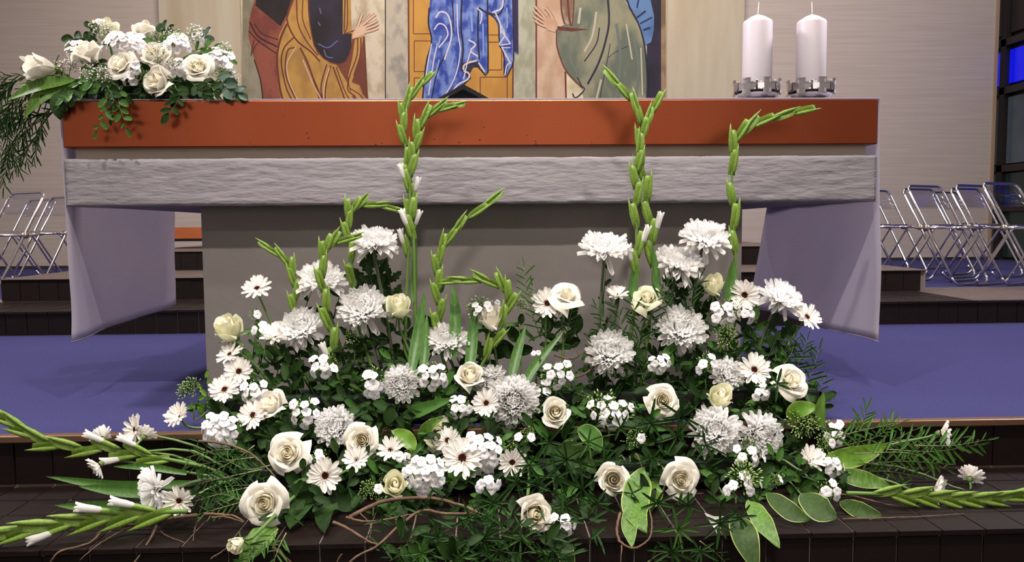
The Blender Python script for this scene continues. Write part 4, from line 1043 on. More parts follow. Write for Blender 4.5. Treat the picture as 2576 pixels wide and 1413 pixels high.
# ------------------------------------------------------------------ phlox
for (x,y,rx,ry,nf,nb,lab,kw) in (
 (555,1078,46,48,24,0,'dense white phlox left of the trio of gerberas, over the carpet edge',{}),
 (640,985,38,28,9,1,'white phlox between the left gerberas and the cream rose',{}),
 (767,1035,42,38,9,1,'white phlox left of the dimmer chrysanthemum',{}),
 (812,922,34,32,7,1,'small white phlox in dark leaves at the left middle',{'fl':30}),
 (1087,943,42,36,11,1,'white phlox left of the white rose cup',{}),
 (938,968,18,42,7,1,'narrow white phlox left of the ball-shaped chrysanthemum',{'fl':30}),
 (1158,1025,26,36,7,1,'white phlox above the greenish shaded rose',{}),
 (1070,1190,52,56,24,1,'dense white phlox low at the middle, left of the large gerbera',{'fl':30}),
 (1018,1150,16,18,3,1,'two or three phlox florets right of the shaded gerbera',{}),
 (1212,1135,56,52,22,1,'dense white phlox right of the large gerbera',{'fl':30}),
 (1225,1215,30,20,6,0,'small white phlox hanging under the dense right one',{'fl':30}),
 (800,1150,30,16,5,1,'white phlox above the large left gerbera',{}),
 (658,832,26,18,4,1,'few phlox florets left of the side-on creamy gerbera',{}),
 (1222,776,46,20,9,1,'white phlox behind the cream rose bud at the middle',{'fl':20}),
 (1820,785,46,28,9,2,'white phlox with many buds under the turned gerbera',{}),
 (1880,790,18,22,4,0,'few phlox florets right below the turned gerbera',{}),
 (1655,912,32,22,9,1,'small shaded white phlox under the drooping chrysanthemum',{'fl':24}),
 (1535,1035,58,48,15,3,'wide white phlox with green buds left of the crossed cream rose',{}),
 (1782,915,36,26,5,2,'budding phlox left of the shaded chrysanthemum',{'fl':28}),
 (1400,940,42,36,9,2,'white phlox inside the curly twig loop',{'fl':26}),
 (1350,888,12,8,3,0,'tiny phlox sprig in the gap right of the bent gladiolus',{'fl':16}),
 (1365,985,30,28,4,1,'pale phlox behind the large central chrysanthemum on its right',{'fl':26,'Y':-0.32}),
 (1416,1318,34,32,7,1,'small phlox right of the lowest centre rose',{}),
 (1880,1145,44,28,7,1,'white phlox under the round chrysanthemum on the right',{}),
 (1860,1212,56,30,6,3,'budding phlox with single florets low on the right',{'fl':30}),
 (1945,1208,26,20,1,2,'green phlox buds low on the right',{}),
 (2096,1088,22,44,11,1,'dense white phlox at the right edge of the green buds',{'fl':22}),
 (2095,1170,30,24,8,1,'white phlox right of the side-on creamy gerbera',{'fl':24}),
 (2088,1232,34,26,5,2,'lowest phlox above the right hosta leaves',{'fl':28}),
 (1914,985,20,24,6,1,'small phlox between the two upper right roses',{'fl':24}),
 (1325,1100,26,16,2,2,'green budded phlox with one floret right of the lower dense cluster',{}),
 (1290,1135,26,22,0,2,'green phlox buds beside the shaded gerbera',{}),
 (2030,1075,50,44,0,5,'big mound of green phlox buds on the right',{}),
 (2072,1120,30,24,1,3,'green phlox buds below the big mound',{}),
 (636,795,22,16,1,1,'green phlox buds beside the long gerbera stem',{}),
 (888,840,26,24,0,2,'green phlox buds under the left upper chrysanthemum',{}),
 (1590,1108,34,28,1,2,'green phlox buds above the left low rose',{}),
 (1835,848,38,30,0,3,'green phlox buds right of the drooping chrysanthemum',{}),
 (935,1232,32,24,1,3,'green phlox buds left of the low rose bud',{}),
 (970,1205,22,18,0,1,'green phlox buds above the low rose bud',{'Y':-0.52}),
 (478,982,34,22,0,3,'green phlox buds standing out left over the carpet',{'base':Vector((-0.70,-0.3,0.05))}),
 (1308,775,22,24,0,2,'green phlox buds right of the bent gladiolus',{}),
 (1425,1035,20,20,0,1,'green buds right of the cream rose near the centre',{}),
 (1470,1005,30,26,0,2,'green phlox buds below the twig loop',{'Y':-0.33}),
 ):
    phlox(x,y,rx,ry,nf,nb,lab,**kw)
# ------------------------------------------------------------------ gladioli
glad([(1018,880),(1022,760),(1028,620),(1032,500),(1020,380),(1014,300),(1030,250),(1066,208)],-0.20,'tall gladiolus, left one of the tall middle pair',14,70,(0,1,3),0.26)
glad([(1046,900),(1044,740),(1040,600),(1030,470),(1042,380),(1056,320),(1085,285),(1135,268)],-0.215,'tall gladiolus curving right at the tip, right one of the tall middle pair',13,72,(0,2),0.30)
glad([(893,790),(888,700),(878,600),(878,545),(900,520),(945,516),(988,524)],-0.20,'gladiolus bent over to the right beside the highest left chrysanthemum',11,66,(),0.15,0.7,spread=0.22)
glad([(850,950),(835,850),(815,740),(812,660),(828,620),(876,600)],-0.26,'gladiolus in front of the left chrysanthemum, tip bent right',11,78,(0,),0.05,0.7)
glad([(742,800),(742,730),(734,680),(712,650),(675,623)],-0.20,'short gladiolus leaning left over the long-stemmed gerbera',8,62,(),0.05,0.8)
glad([(1104,860),(1104,780),(1100,700),(1108,640),(1150,575),(1246,494)],-0.21,'gladiolus curving right under the beam, right of the tall middle pair',11,72,(),0.05,0.9)
glad([(1200,940),(1232,880),(1268,800),(1278,745),(1245,715),(1200,705),(1140,708)],-0.27,'gladiolus bent over to the left at the middle',11,72,(),0.12,0.8,spread=0.26)
glad([(1600,740),(1602,640),(1600,520),(1600,430),(1616,340),(1598,270),(1538,192)],-0.20,'tall gladiolus leaning left at the tip, left one of the tall right pair',12,78,(0,1),0.10)
glad([(1645,730),(1640,620),(1628,500),(1612,410),(1616,340),(1652,262)],-0.185,'tall gladiolus with a straight tip, right one of the tall right pair',10,80,(1,),0.12)
glad([(1845,770),(1850,650),(1843,520),(1842,400),(1858,345),(1920,305),(2032,277)],-0.20,'gladiolus farthest right, tip bent over to the right',10,76,(),0.18,0.9,spread=0.18)
glad([(520,1175,-0.52),(400,1150,-0.54),(280,1130,-0.54),(150,1120,-0.54),(80,1090,-0.54),(6,1045,-0.54)],-0.54,'gladiolus lying out to the left, upper one, raised tip',12,90,(2,3,1),0.16,0.9,base=W(520,1175,-0.52),spread=0.34)
glad([(470,1285,-0.72),(350,1292,-0.72),(220,1308,-0.73),(100,1326,-0.75),(-60,1358,-0.77)],-0.72,'gladiolus lying on the step at the bottom left, running out of the picture',12,108,(1,3,6),0.08,1.0,base=W(470,1285,-0.72),spread=0.3)
glad([(2130,1240,-0.64),(2260,1244,-0.64),(2380,1252,-0.64),(2490,1252,-0.64),(2600,1236,-0.64)],-0.64,'gladiolus lying out to the right along the step',15,86,(),0.15,1.0,base=W(2130,1240,-0.64),spread=0.3)
for k, (pts, wd, lab) in enumerate((
 (((1030,960),(1050,850),(1070,728)),30,'upright sword leaf right of the tall middle gladioli'),
 (((1060,960),(1070,880),(1074,790)),24,'shorter sword leaf behind the middle chrysanthemum, left side'),
 (((1140,900),(1146,800),(1139,716)),30,'upright sword leaf with a sharp tip above the middle chrysanthemum'),
 (((1175,980),(1188,860),(1196,752)),30,'upright sword leaf right of the middle chrysanthemum'),
 (((1285,960),(1300,890),(1322,820)),26,'sword leaf leaning right below the green buds'),
 (((1310,990),(1345,920),(1420,830)),24,'sword leaf leaning right in the centre gap'),
 (((1590,760),(1592,720),(1602,640)),26,'sword leaf at the foot of the tall right gladioli'),
 (((1655,760),(1650,690),(1640,610)),20,'sword leaf clasping the tall right gladioli'),
 (((1835,770),(1838,720),(1845,650)),34,'sword leaf at the foot of the farthest right gladiolus'),
 (((1040,760),(1042,700),(1046,560)),16,'narrow sword leaf along the tall middle gladioli'),
 (((480,1215,-0.6),(300,1222,-0.6),(116,1198,-0.6)),26,'sword leaf lying out left, upper one, thin and arched'),
 (((480,1240,-0.62),(330,1235,-0.62),(198,1223,-0.62)),32,'sword leaf lying out left, middle one'),
 (((470,1285,-0.64),(300,1278,-0.64),(137,1270,-0.64)),36,'sword leaf lying out left, lowest and widest'),
 (((470,1190,-0.56),(380,1175,-0.56),(285,1173,-0.56)),18,'short sword leaf under the upper lying gladiolus'),
 )):
    ribbon('sword_leaf', pts, wd, 'sword', lab, 'leaf', 'sword-shaped gladiolus leaves', profile='sword', fold=0.45)
# ------------------------------------------------------------------ broad pale-edged leaves
HG = 'broad ribbed hosta leaves'
for (pts, wd, m, mar, wave, lab) in (
 (((1622,1180),(1600,1240),(1598,1290),(1628,1338)),74,'hosta',True,0.14,'wavy bright hosta leaf hanging between the low right pair of roses'),
 (((1592,1270),(1582,1320),(1590,1376)),44,'hosta',True,0.06,'narrow bright hosta leaf inside the lower twig loop'),
 (((1655,1215,-0.60),(1630,1250,-0.62),(1600,1262,-0.66)),60,'leafbr',True,0.2,'curled bright leaf between the low right pair of roses'),
 (((1856,1295),(1872,1350),(1905,1440)),72,'hostadk',True,0.04,'dark hosta leaf hanging over the riser at the bottom right'),
 (((1885,1258),(1915,1310),(1962,1378)),54,'hosta',True,0.10,'yellow-green hosta leaf left of the dark dripping shadow on the riser'),
 (((1930,1240),(1985,1285),(2038,1308)),50,'hostadk',True,0.08,'dark wavy hosta leaf below the lowest phlox'),
 (((2020,1240),(2060,1280),(2106,1302)),72,'hostadk',True,0.05,'wide round hosta leaf at the right end of the step'),
 (((2075,1155,-0.55),(2150,1148,-0.55),(2235,1118,-0.55)),54,'leafbr',True,0.10,'bright wavy hosta leaf reaching right, uppermost'),
 (((2105,1190,-0.56),(2170,1205,-0.58),(2240,1222,-0.6)),46,'hosta',True,0.08,'ribbed hosta leaf reaching right, middle'),
 (((2115,1260,-0.58),(2165,1285,-0.62),(2220,1296,-0.64)),46,'hostadk',True,0.05,'dark hosta leaf reaching right, lowest'),
 (((2068,1075,-0.46),(2062,1030,-0.46),(2072,984,-0.46)),28,'hosta',False,0.05,'upright pointed leaf right of the big bud mound'),
 (((1985,1055,-0.42),(2010,1030,-0.44),(2060,1022,-0.46)),46,'leafbr',True,0.1,'curled bright leaf above the big bud mound'),
 (((1044,1132,-0.50),(1020,1100,-0.48),(985,1082,-0.46)),40,'leafbr',True,0.16,'curled bright leaf left of the greenish rose'),
 (((1055,1115,-0.40),(1075,1075,-0.42),(1116,1048,-0.44)),30,'hosta',True,0.1,'bright leaf curling above the greenish rose'),
 (((1000,1060,-0.36),(1060,1030,-0.38),(1145,1000,-0.40)),34,'leafmd',False,0.05,'mid green leaf running under the upper phlox'),
 (((690,1320,-0.66),(650,1360,-0.70),(600,1420,-0.74)),58,'hosta',False,0.08,'bright leaf hanging below the biggest rose, bottom left'),
 (((1455,1075,-0.46),(1490,1100,-0.48),(1510,1140,-0.5)),50,'leafmd',True,0.1,'folded hosta leaf under the wide phlox'),
 (((1400,1125,-0.5),(1450,1150,-0.5),(1500,1190,-0.52)),70,'hostadk',False,0.05,'broad dark leaf behind the star-shaped sprigs'),
 (((1420,1370),(1425,1400),(1440,1460)),44,'hostadk',True,0.08,'dark leaf hanging at the bottom under the small phlox'),
 (((800,1250,-0.62),(760,1260,-0.62),(730,1330,-0.66)),90,'leafdk',False,0.04,'large round dark leaf right of the biggest rose'),
 (((840,1255,-0.60),(820,1290,-0.64),(818,1340,-0.68)),56,'leafdk',False,0.03,'round dark leaf hanging in front of the black hollow'),
 (((905,1270,-0.60),(860,1250,-0.60),(850,1215,-0.6)),60,'leafdk',False,0.03,'dark leaf under the large left gerbera'),
 (((1225,1030,-0.36),(1240,1070,-0.38),(1235,1110,-0.4)),40,'leafdk',False,0.03,'dark hanging leaf under the central gerbera'),
 ):
    ribbon('hosta_leaf' if m.startswith('hosta') else 'broad_leaf', pts, wd, m, lab, 'leaf', HG, margin=mar, wave=wave)
# ------------------------------------------------------------------ twigs
for pts, rp, lab in (
 (((500,1108),(560,1115),(620,1135),(660,1165),(692,1198)),7,'brown twig arching left of the upper big rose'),
 (((880,1300),(960,1262),(1060,1252),(1130,1262),(1200,1290),(1120,1292),(1060,1284),(1005,1322),(950,1372),(900,1398),(850,1440)),11,'thick brown twig looping back in front of the black hollow'),
 (((870,1300),(915,1311),(980,1305),(1060,1286)),7,'thin twig joining the thick looping twig from the left'),
 (((838,1312),(880,1332),(930,1362),(952,1370)),9,'slanting twig left of the thick looping twig'),
 (((900,1285),(932,1320),(930,1355)),4,'fine hooked twig in the black hollow'),
 (((1560,1290),(1552,1330),(1560,1362),(1595,1378),(1630,1358),(1640,1325),(1634,1280)),8,'round twig loop hanging under the low right pair of roses'),
 (((1564,1372),(1562,1395),(1560,1440)),4,'pale thin twig dropping from the round twig loop'),
 (((495,1295,-0.7),(440,1302,-0.7),(380,1315,-0.7),(310,1322,-0.7),(265,1330,-0.72),(225,1365,-0.76),(150,1388,-0.79),(120,1425,-0.80)),9,'long twig trailing over the step at the bottom left'),
 (((330,1322,-0.72),(275,1352,-0.74),(240,1375,-0.76),(200,1410,-0.79)),5,'thin forked twig under the trailing one, bottom left'),
 (((395,1318,-0.7),(375,1360,-0.75),(330,1425,-0.8)),8,'stout twig pointing down over the step edge, left'),
 (((395,1328,-0.7),(420,1348,-0.72),(465,1364,-0.73)),4,'short fine twig pointing right on the step, left'),
 (((500,1300,-0.7),(490,1330,-0.7),(486,1360,-0.7)),4,'short fine twig standing on the step, left'),
 (((515,1292),(560,1294),(590,1298),(615,1312)),8,'pair of short twigs end under the biggest rose, upper'),
 (((532,1302),(570,1300),(612,1314)),6,'pair of short twigs end under the biggest rose, lower'),
 (((1470,885,-0.27),(1492,900,-0.27),(1490,925,-0.28),(1460,945,-0.3),(1425,952,-0.3),(1400,965,-0.3)),7,'curly twig looping right of the central gap'),
 (((1395,893,-0.26),(1430,902,-0.27),(1455,895,-0.28),(1450,880,-0.28)),6,'short curl of twig above the inner phlox'),
 (((2060,1236,-0.6),(2150,1248,-0.6),(2230,1268,-0.62),(2290,1272,-0.62),(2335,1252,-0.62)),6,'thin twig along the lying right gladiolus'),
 (((2120,1305,-0.66),(2240,1302,-0.7),(2330,1298,-0.7),(2425,1292,-0.7)),5,'straight thin twig lying on the step, right'),
 (((2130,1170,-0.52),(2170,1180,-0.52),(2210,1200,-0.52)),5,'short twig between the right hosta leaves'),
 (((685,1375,-0.74),(715,1400,-0.76),(760,1440,-0.78)),9,'brown twig running down at the bottom, under the biggest rose'),
 (((1600,1140,-0.52),(1612,1165,-0.54),(1620,1205,-0.56)),5,'short upright twig above the bright curled leaf'),
 (((1680,1258,-0.56),(1720,1245,-0.58),(1770,1240,-0.58)),5,'twig behind the coiled cream rose'),
 (((860,1392,-0.79),(850,1408,-0.79),(842,1430,-0.79)),5,'tiny twig end at the very bottom, left of centre'),
 (((530,1405,-0.79),(560,1385,-0.77),(580,1370,-0.75)),5,'little twig end left of the hanging bright leaf'),
 ):
    twig(pts, rp, lab)
# ------------------------------------------------------------------ narrow star-shaped leaf sprigs
SG = 'star-shaped sprigs of narrow leaves'
for (x,y,r_,n,k) in ((1425,1155,66,10,0),(1400,1200,56,7,0),(1465,1230,60,8,0),(1500,1265,50,7,0),(1380,1110,50,7,0),(1715,1048,66,9,0),(1636,1064,60,7,0),(1702,1096,56,7,0),
                     (1705,1328,60,9,1),(1690,1385,56,9,0),(1810,1316,56,9,0),(1240,1262,56,8,0),(1212,1356,56,10,0),(1310,1355,52,7,1),(1255,1385,50,8,0),(1650,1265,50,7,0),
                     (1560,1075,46,6,0),(1640,1150,56,6,0),(1480,1110,50,7,1),(1520,1160,46,7,0),(1775,1120,44,6,0),(1180,1300,44,7,0),(1160,1400,50,8,1),(1760,1385,50,8,0),(1420,1270,44,7,0),
                     (1350,1220,50,7,0),(1060,1390,46,8,1),(1100,1350,40,7,0),(1730,1270,44,7,0),(1300,1210,46,7,0),(1955,965,40,6,0),(1330,1170,50,7,0),(1590,1240,40,5,0),(1380,1400,50,8,0),(1860,1300,44,7,0)):
    star(x,y,r_,n,by_flower(x,y,'star of narrow dark leaves'),group=SG,key='narrowm' if k else 'narrow',wpx=R.uniform(5.5,8))
# ------------------------------------------------------------------ feathery sprigs
FG = 'feathery green sprigs in the floor arrangement'
def fs(pix, n, L, lab, key='narrowm', wr=1.0, Y=None, grp=FG, **k):
    P = [W(q[0], q[1], q[2] if len(q) > 2 else (ypx(q[1]) if Y is None else Y)) for q in pix]
    return sprig('leafy_sprig', P, key, n, L/SP(P[0].y), 0.14*wr, lab, 'foliage', grp, **k)
for pts, n, L in ((((2070,1110),(2150,1085),(2180,1030)),16,52),(((2080,1130),(2200,1100),(2240,1065)),16,50),(((2100,1150),(2250,1110),(2330,1100)),18,52),
                  (((2200,1120),(2330,1115),(2420,1100)),18,56),(((2230,1130),(2350,1135),(2460,1118)),18,58),(((2130,1170),(2260,1160),(2370,1165)),18,54),
                  (((2140,1190),(2230,1185),(2320,1200)),16,48),(((2150,1140),(2290,1140),(2380,1180)),16,50),(((2300,1120),(2400,1120),(2480,1106)),12,56),
                  (((2090,1100),(2180,1080),(2270,1060)),16,50),(((2110,1160),(2200,1130),(2300,1080)),16,50),(((2120,1200),(2210,1170),(2290,1150)),16,46),
                  (((2130,1220),(2220,1210),(2290,1225)),14,42)):
    fs(pts, n, L, by_flower(*pts[1][:2], 'bright feathery sprig'), Y=-0.50+R.uniform(-0.08,0.08))
for pts, n, L in ((((640,1150),(560,1160),(490,1170)),16,46),(((660,1180),(570,1200),(500,1215)),16,50),(((650,1220),(560,1240),(490,1260)),16,50),
                  (((650,1250),(580,1270),(510,1290)),14,46),(((640,1120),(600,1150),(530,1190)),16,46),(((700,1230),(620,1220),(550,1225)),16,46),
                  (((680,1170),(620,1180),(560,1150)),14,44),(((640,1280),(590,1250),(530,1240)),14,44),(((630,1140),(560,1130),(470,1150)),14,44)):
    fs(pts, n, L, by_flower(*pts[1][:2], 'dark grassy sprig'), key='narrow' if n == 16 else 'narrowm', wr=0.8)
for pts, n, L in ((((700,1330),(660,1370),(610,1420)),14,50),(((720,1340),(700,1380),(680,1440)),12,46),(((640,1370),(620,1400),(590,1440)),10,44)):
    fs(pts, n, L, by_flower(*pts[1][:2], 'hanging grassy sprig'), wr=0.9, key='narrowm')
for pts, n, L in ((((1000,1380),(1060,1360),(1150,1370)),14,44),(((980,1410),(1040,1380),(1130,1330)),14,44),(((1120,1420),(1190,1380),(1240,1370)),14,44),(((1030,1420),(1100,1400),(1200,1410)),14,40),
                  (((1260,1420),(1320,1390),(1400,1380)),12,46),(((1270,1330),(1230,1300),(1180,1280)),12,46),(((1620,1420),(1670,1390),(1740,1400)),12,46),(((1760,1360),(1800,1390),(1830,1420)),12,46)):
    fs(pts, n, L, by_flower(*pts[1][:2], 'dark feathery sprig spilling low'), key='narrow', wr=0.75, Y=-0.79)
for pts, n, L in ((((1360,850),(1330,760),(1318,672)),16,46),(((1400,860),(1360,800),(1340,720)),14,40),(((1420,860),(1430,820),(1440,770)),12,36)):
    fs(pts, n, L, by_flower(*pts[1][:2], 'upright green sprig'), Y=-0.2)
for pts, n, L in ((((1980,960),(2010,910),(2030,855)),16,54),(((2010,1000),(2040,940),(2060,880)),14,50),(((1960,930),(1990,890),(2000,850)),12,50),(((2000,1040),(2050,1000),(2075,950)),12,40)):
    fs(pts, n, L, by_flower(*pts[1][:2], 'dark upright sprig'), key='narrow', Y=-0.28)
for pts, n, L in ((((1540,900),(1530,830),(1500,770)),14,50),(((1600,900),(1610,830),(1590,760)),14,52),(((1640,880),(1640,800),(1660,740)),14,50),(((1680,800),(1670,740),(1690,690)),12,46),
                  (((1570,880),(1560,800),(1540,760)),12,50),(((1740,800),(1740,740),(1760,700)),12,44),(((1620,960),(1600,900),(1560,850)),14,50),(((1480,960),(1500,900),(1490,850)),12,46)):
    fs(pts, n, L, by_flower(*pts[1][:2], 'loose narrow-leaved sprig'), key='narrow', Y=-0.24)
# dark lobed chrysanthemum leaves and rose leaves on short shoots
LG = 'dark leafy shoots between the flowers'
def shoot(x, y, n, Lpx, key, dx=0, dy=-1, lab='dark leafy shoot filling the space between the flower stems', Yo=0.03, spread=0.9, grp=LG, length=90):
    Y = ypx(y)+Yo; p = W(x, y, Y); s = SP(Y); t = Vector((dx, -0.15, -dy)).normalized()*length/s
    sprig('leafy_shoot', [p-t*0.5, p+Vector((0,-0.004,0)), p+t*0.5], key, n, Lpx/s, 0.46 if key != 'rose' else 0.66, lab, 'foliage', grp, stem_r=0.002, sm='darkstem', ang=spread, jit=0.5, start=0.0)
for (x,y,n,L,k) in ((935,680,6,58,'lobed'),(960,700,6,60,'lobed'),(915,720,5,50,'lobed'),(985,730,5,46,'lobed'),(940,740,6,56,'lobed'),(700,930,5,70,'lobed'),(730,960,5,60,'lobed'),(660,900,5,50,'mid'),
                    (1520,720,3,32,'dk'),(1700,720,6,48,'lobed'),(1760,760,6,60,'rose'),(1720,780,5,60,'lobed'),(1950,860,6,64,'lobed'),(1930,900,6,60,'lobed'),(1980,870,5,54,'lobed'),
                    (1030,870,5,54,'rose'),(980,860,5,54,'rose'),(900,900,5,60,'lobed'),(860,960,6,60,'dk'),(1400,800,5,50,'rose'),(1440,820,5,50,'rose'),(1300,860,5,52,'rose'),(1240,880,5,52,'rose'),
                    (1060,1010,5,60,'mid'),(1110,1010,5,60,'mid'),(1000,1040,5,60,'mid'),(950,1000,5,54,'dk'),(1150,900,5,50,'dk'),(1210,900,5,50,'lobed'),(640,870,5,42,'mid'),(780,900,5,50,'dk'),(740,880,5,50,'dk'),
                    (1660,860,5,54,'dk'),(1600,930,5,56,'dk'),(1720,930,5,60,'lobed'),(1760,960,5,56,'lobed'),(1890,850,5,56,'mid'),(1850,900,5,50,'mid'),(560,1020,5,46,'mid'),(540,1030,5,40,'mid'),(1100,780,3,40,'dk'),
                    (620,1130,5,54,'mid'),(680,1080,5,54,'dk'),(740,1090,5,54,'mid'),(930,1050,5,60,'dk'),(860,1180,5,54,'dk'),(930,1180,5,54,'dk'),(1250,1080,5,54,'dk'),(1350,1080,5,54,'mid'),
                    (1450,1060,5,50,'mid'),(1650,1110,5,54,'mid'),(1700,1140,5,54,'dk'),(1640,1190,5,54,'dk'),(1960,1020,5,60,'lobed'),(1870,1020,5,54,'dk'),(1990,1110,5,54,'dk'),(1960,1180,5,54,'mid'),(2010,1210,5,54,'mid'),
                    (1780,1180,5,54,'dk'),(1800,1260,5,54,'dk'),(1900,1260,5,50,'mid'),(760,1220,5,60,'rose'),(870,1240,5,60,'rose'),(740,1270,5,60,'rose'),(1000,1180,5,50,'dk'),(1130,1240,5,50,'dk'),(1300,1080,5,50,'dk'),
                    (520,1010,4,40,'bright'),(505,990,4,34,'bright'),(590,860,4,36,'mid'),(770,770,4,40,'dk'),(870,860,4,44,'mid'),(1540,960,5,50,'dk'),(1440,980,5,46,'mid'),(1000,790,4,46,'dk'),(850,760,4,50,'rose'),(1160,1190,4,50,'mid')):
    a = R.uniform(-0.6,0.6); shoot(x, y, n, L, k, a, -1, lab=by_flower(x, y, {'lobed':'dark lobed leaves','rose':'round dark rose leaves','dk':'dark pointed leaves','mid':'mid green leaves','bright':'bright green leaves'}[k]), Yo=0.075)
# ------------------------------------------------------------------ packed undergrowth nobody could count
def undergrowth(name, regions, seed, mats, label):
    rr = random.Random(seed); mb = MB(); prot = [LEAF['dk'], LEAF['narrow'], LEAF['rose'], LEAF['mid']]
    geo = [([v.co.copy() for v in m.vertices], [tuple(p.vertices) for p in m.polygons]) for m in prot]
    mi = {0:0,1:1,2:0,3:2}
    for (poly, dens, y0, y1, *only) in regions:
        xs = [p[0] for p in poly]; ysx = [p[1] for p in poly]; area = (max(xs)-min(xs))*(max(ysx)-min(ysx))
        for _ in range(int(area/1e4*dens)):
            x, y = rr.uniform(min(xs),max(xs)), rr.uniform(min(ysx),max(ysx)); inside = False; j = len(poly)-1
            for i in range(len(poly)):
                if (poly[i][1] > y) != (poly[j][1] > y) and x < (poly[j][0]-poly[i][0])*(y-poly[i][1])/(poly[j][1]-poly[i][1])+poly[i][0]: inside = not inside
                j = i
            if not inside: continue
            Y = ypx(y)+rr.uniform(y0, y1); p = W(x, y, Y)
            floor_ = 0.02 if p.y > YE-0.02 else (ZT+0.02 if p.y > YT else -0.6)
            if p.z < floor_ or p.y > -0.06: continue
            k = rr.choice(only or (0,0,1,1,2,3)); L = rr.uniform(0.03,0.06); d = Vector((rr.uniform(-1,1), rr.uniform(-0.8,0.2), rr.uniform(-0.6,1)))
            wr = (0.42,0.13,0.6,0.42)[k]
            mb.add(geo[k][0], geo[k][1], frame(p, d, (rr.uniform(-.7,.7),-0.6,0.8), wr*L, L, L), mi[k])
    o = mb.build(name, mats); return tag(o, label, 'foliage', kind='stuff')
core = [(540,1010),(620,960),(700,930),(860,930),(980,900),(1100,930),(1200,900),(1290,960),(1360,970),(1440,960),(1500,950),(1600,930),(1700,860),(1850,860),(1960,880),(2040,960),(2060,1060),(2110,1110),(2120,1230),(2060,1270),(1900,1300),(1700,1370),(1500,1330),(1420,1360),(1200,1370),(1120,1300),(900,1260),(800,1320),(640,1340),(600,1280),(520,1280),(480,1180)]
upl = [(620,960),(640,880),(760,860),(860,850),(930,800),(1000,810),(1040,880),(1100,880),(1130,960),(860,960)]
upr = [(1350,900),(1370,800),(1440,790),(1480,830),(1600,790),(1700,730),(1790,770),(1880,780),(1960,830),(1990,900),(1800,930),(1500,960)]
back = [(700,1000),(860,960),(1100,960),(1500,980),(1900,930),(2000,1000),(2050,1150),(1900,1260),(1300,1260),(900,1240),(600,1240),(560,1130)]
front = [(940,1300),(1200,1270),(1500,1280),(1520,1330),(1440,1413),(1380,1440),(1000,1440),(960,1390)]
lip = [(560,1030),(2060,1000),(2100,1090),(1500,1110),(700,1120),(560,1100)]
undergrowth('undergrowth', [(core, 22, 0.02, 0.16),(upl, 13, 0.02, 0.08),(upr, 13, 0.02, 0.08),(back, 14, 0.08, 0.24),(front, 34, -0.04, 0.06, 1, 1, 1, 1, 0),(lip, 22, 0.01, 0.08)], 5, ['leafdk','leaffine','leafmd'], 'dense dark green leaves packed behind and under the flowers')
# fallen petal shreds of a lily-like floret low on the right
for wh, q in zip(('uppermost of three','middle of three','lowest of three'), (((1772,1290),(1795,1302),(1822,1298)),((1775,1292),(1792,1315),(1804,1342)),((1780,1300),(1800,1318),(1815,1330)))):
    ribbon('narrow_petal', q, 9, 'petal', 'narrow white petal caught in the leaves low on the right, '+wh, 'petal', 'loose narrow white petals', profile='leaf', Y=-0.76, n=8)

# ------------------------------------------------------------------ bouquet on the left end of the altar
BG = 'white roses in the altar bouquet'; BP = 'white phlox in the altar bouquet'
bc = W(330,215,0.13); bz = tops+0.001
bt = empty('bouquet_dish', (bc.x, 0.13, bz), 'low dark dish holding the bouquet on the altar', 'dish')
MB().box((-0.24,-0.09,0),(0.24,0.09,0.02)).build('dish_body', 'trough', bt, False); MB().box((-0.22,-0.075,0.02),(0.22,0.075,0.07)).build('floral_foam', 'foam', bt, False)
def bb_(x): return Vector((max(bc.x-0.2,min(bc.x+0.2,W(x,200,0.12).x)), 0.11, bz+0.06))
for (x,y,wd,fx,fz,st,g,Y,lab) in (
 (106,172,74,-0.88,0.10,'bud',0,0.05,'white rose facing left, outermost in the altar bouquet'),
 (222,133,76,-0.10,0.80,'half',0,0.04,'white rose with open mouth, second from the left in the altar bouquet'),
 (268,84,62,0.0,0.85,'bud',1,0.16,'pale rose at the upper left behind tiny blossoms in the altar bouquet'),
 (300,160,78,-0.25,0.38,'open',0,0.0,'white rose with coiled heart, left middle of the altar bouquet'),
 (393,140,74,0.0,0.72,'half',0,0.03,'cream rose covered by fine twigs, middle of the altar bouquet'),
 (397,207,76,-0.42,0.10,'half',0,-0.02,'white rose lowest over the copper edge in the altar bouquet'),
 (495,167,76,0.02,0.30,'open',0,0.0,'white rose with coiled heart, rightmost in the altar bouquet'),
 (364,77,58,0.1,0.86,'half',0,0.14,'pale rose at the top of the altar bouquet')):
    rose(x,y,wd,fx,fz,st,lab,g,Y=Y,base=bb_(x),grp=BG)
for (x,y,rx,ry,nf,nb,Y,lab) in (
 (318,108,52,26,24,0,0.04,'dense white phlox at the upper middle of the altar bouquet'),
 (190,128,26,26,9,1,0.07,'white phlox left behind the open-mouthed rose in the altar bouquet'),
 (450,112,34,22,12,1,0.07,'white phlox above the rightmost rose in the altar bouquet'),
 (552,150,32,30,14,1,0.04,'white phlox at the right end of the altar bouquet'),
 (450,172,20,26,6,0,0.0,'white phlox between the two right roses of the altar bouquet'),
 (340,170,14,14,4,1,-0.02,'few white florets between the left roses of the altar bouquet'),
 (330,198,22,14,5,0,0.0,'few white florets under the coiled left rose of the altar bouquet'),
 (500,92,18,20,5,1,0.1,'small white phlox at the upper right of the altar bouquet'),
 (575,170,12,14,3,0,0.03,'few florets at the far right of the altar bouquet')):
    phlox(x,y,rx,ry,nf,nb,lab,Y=Y,grp=BP,fl=22,nleaf=1,base=bb_(x))
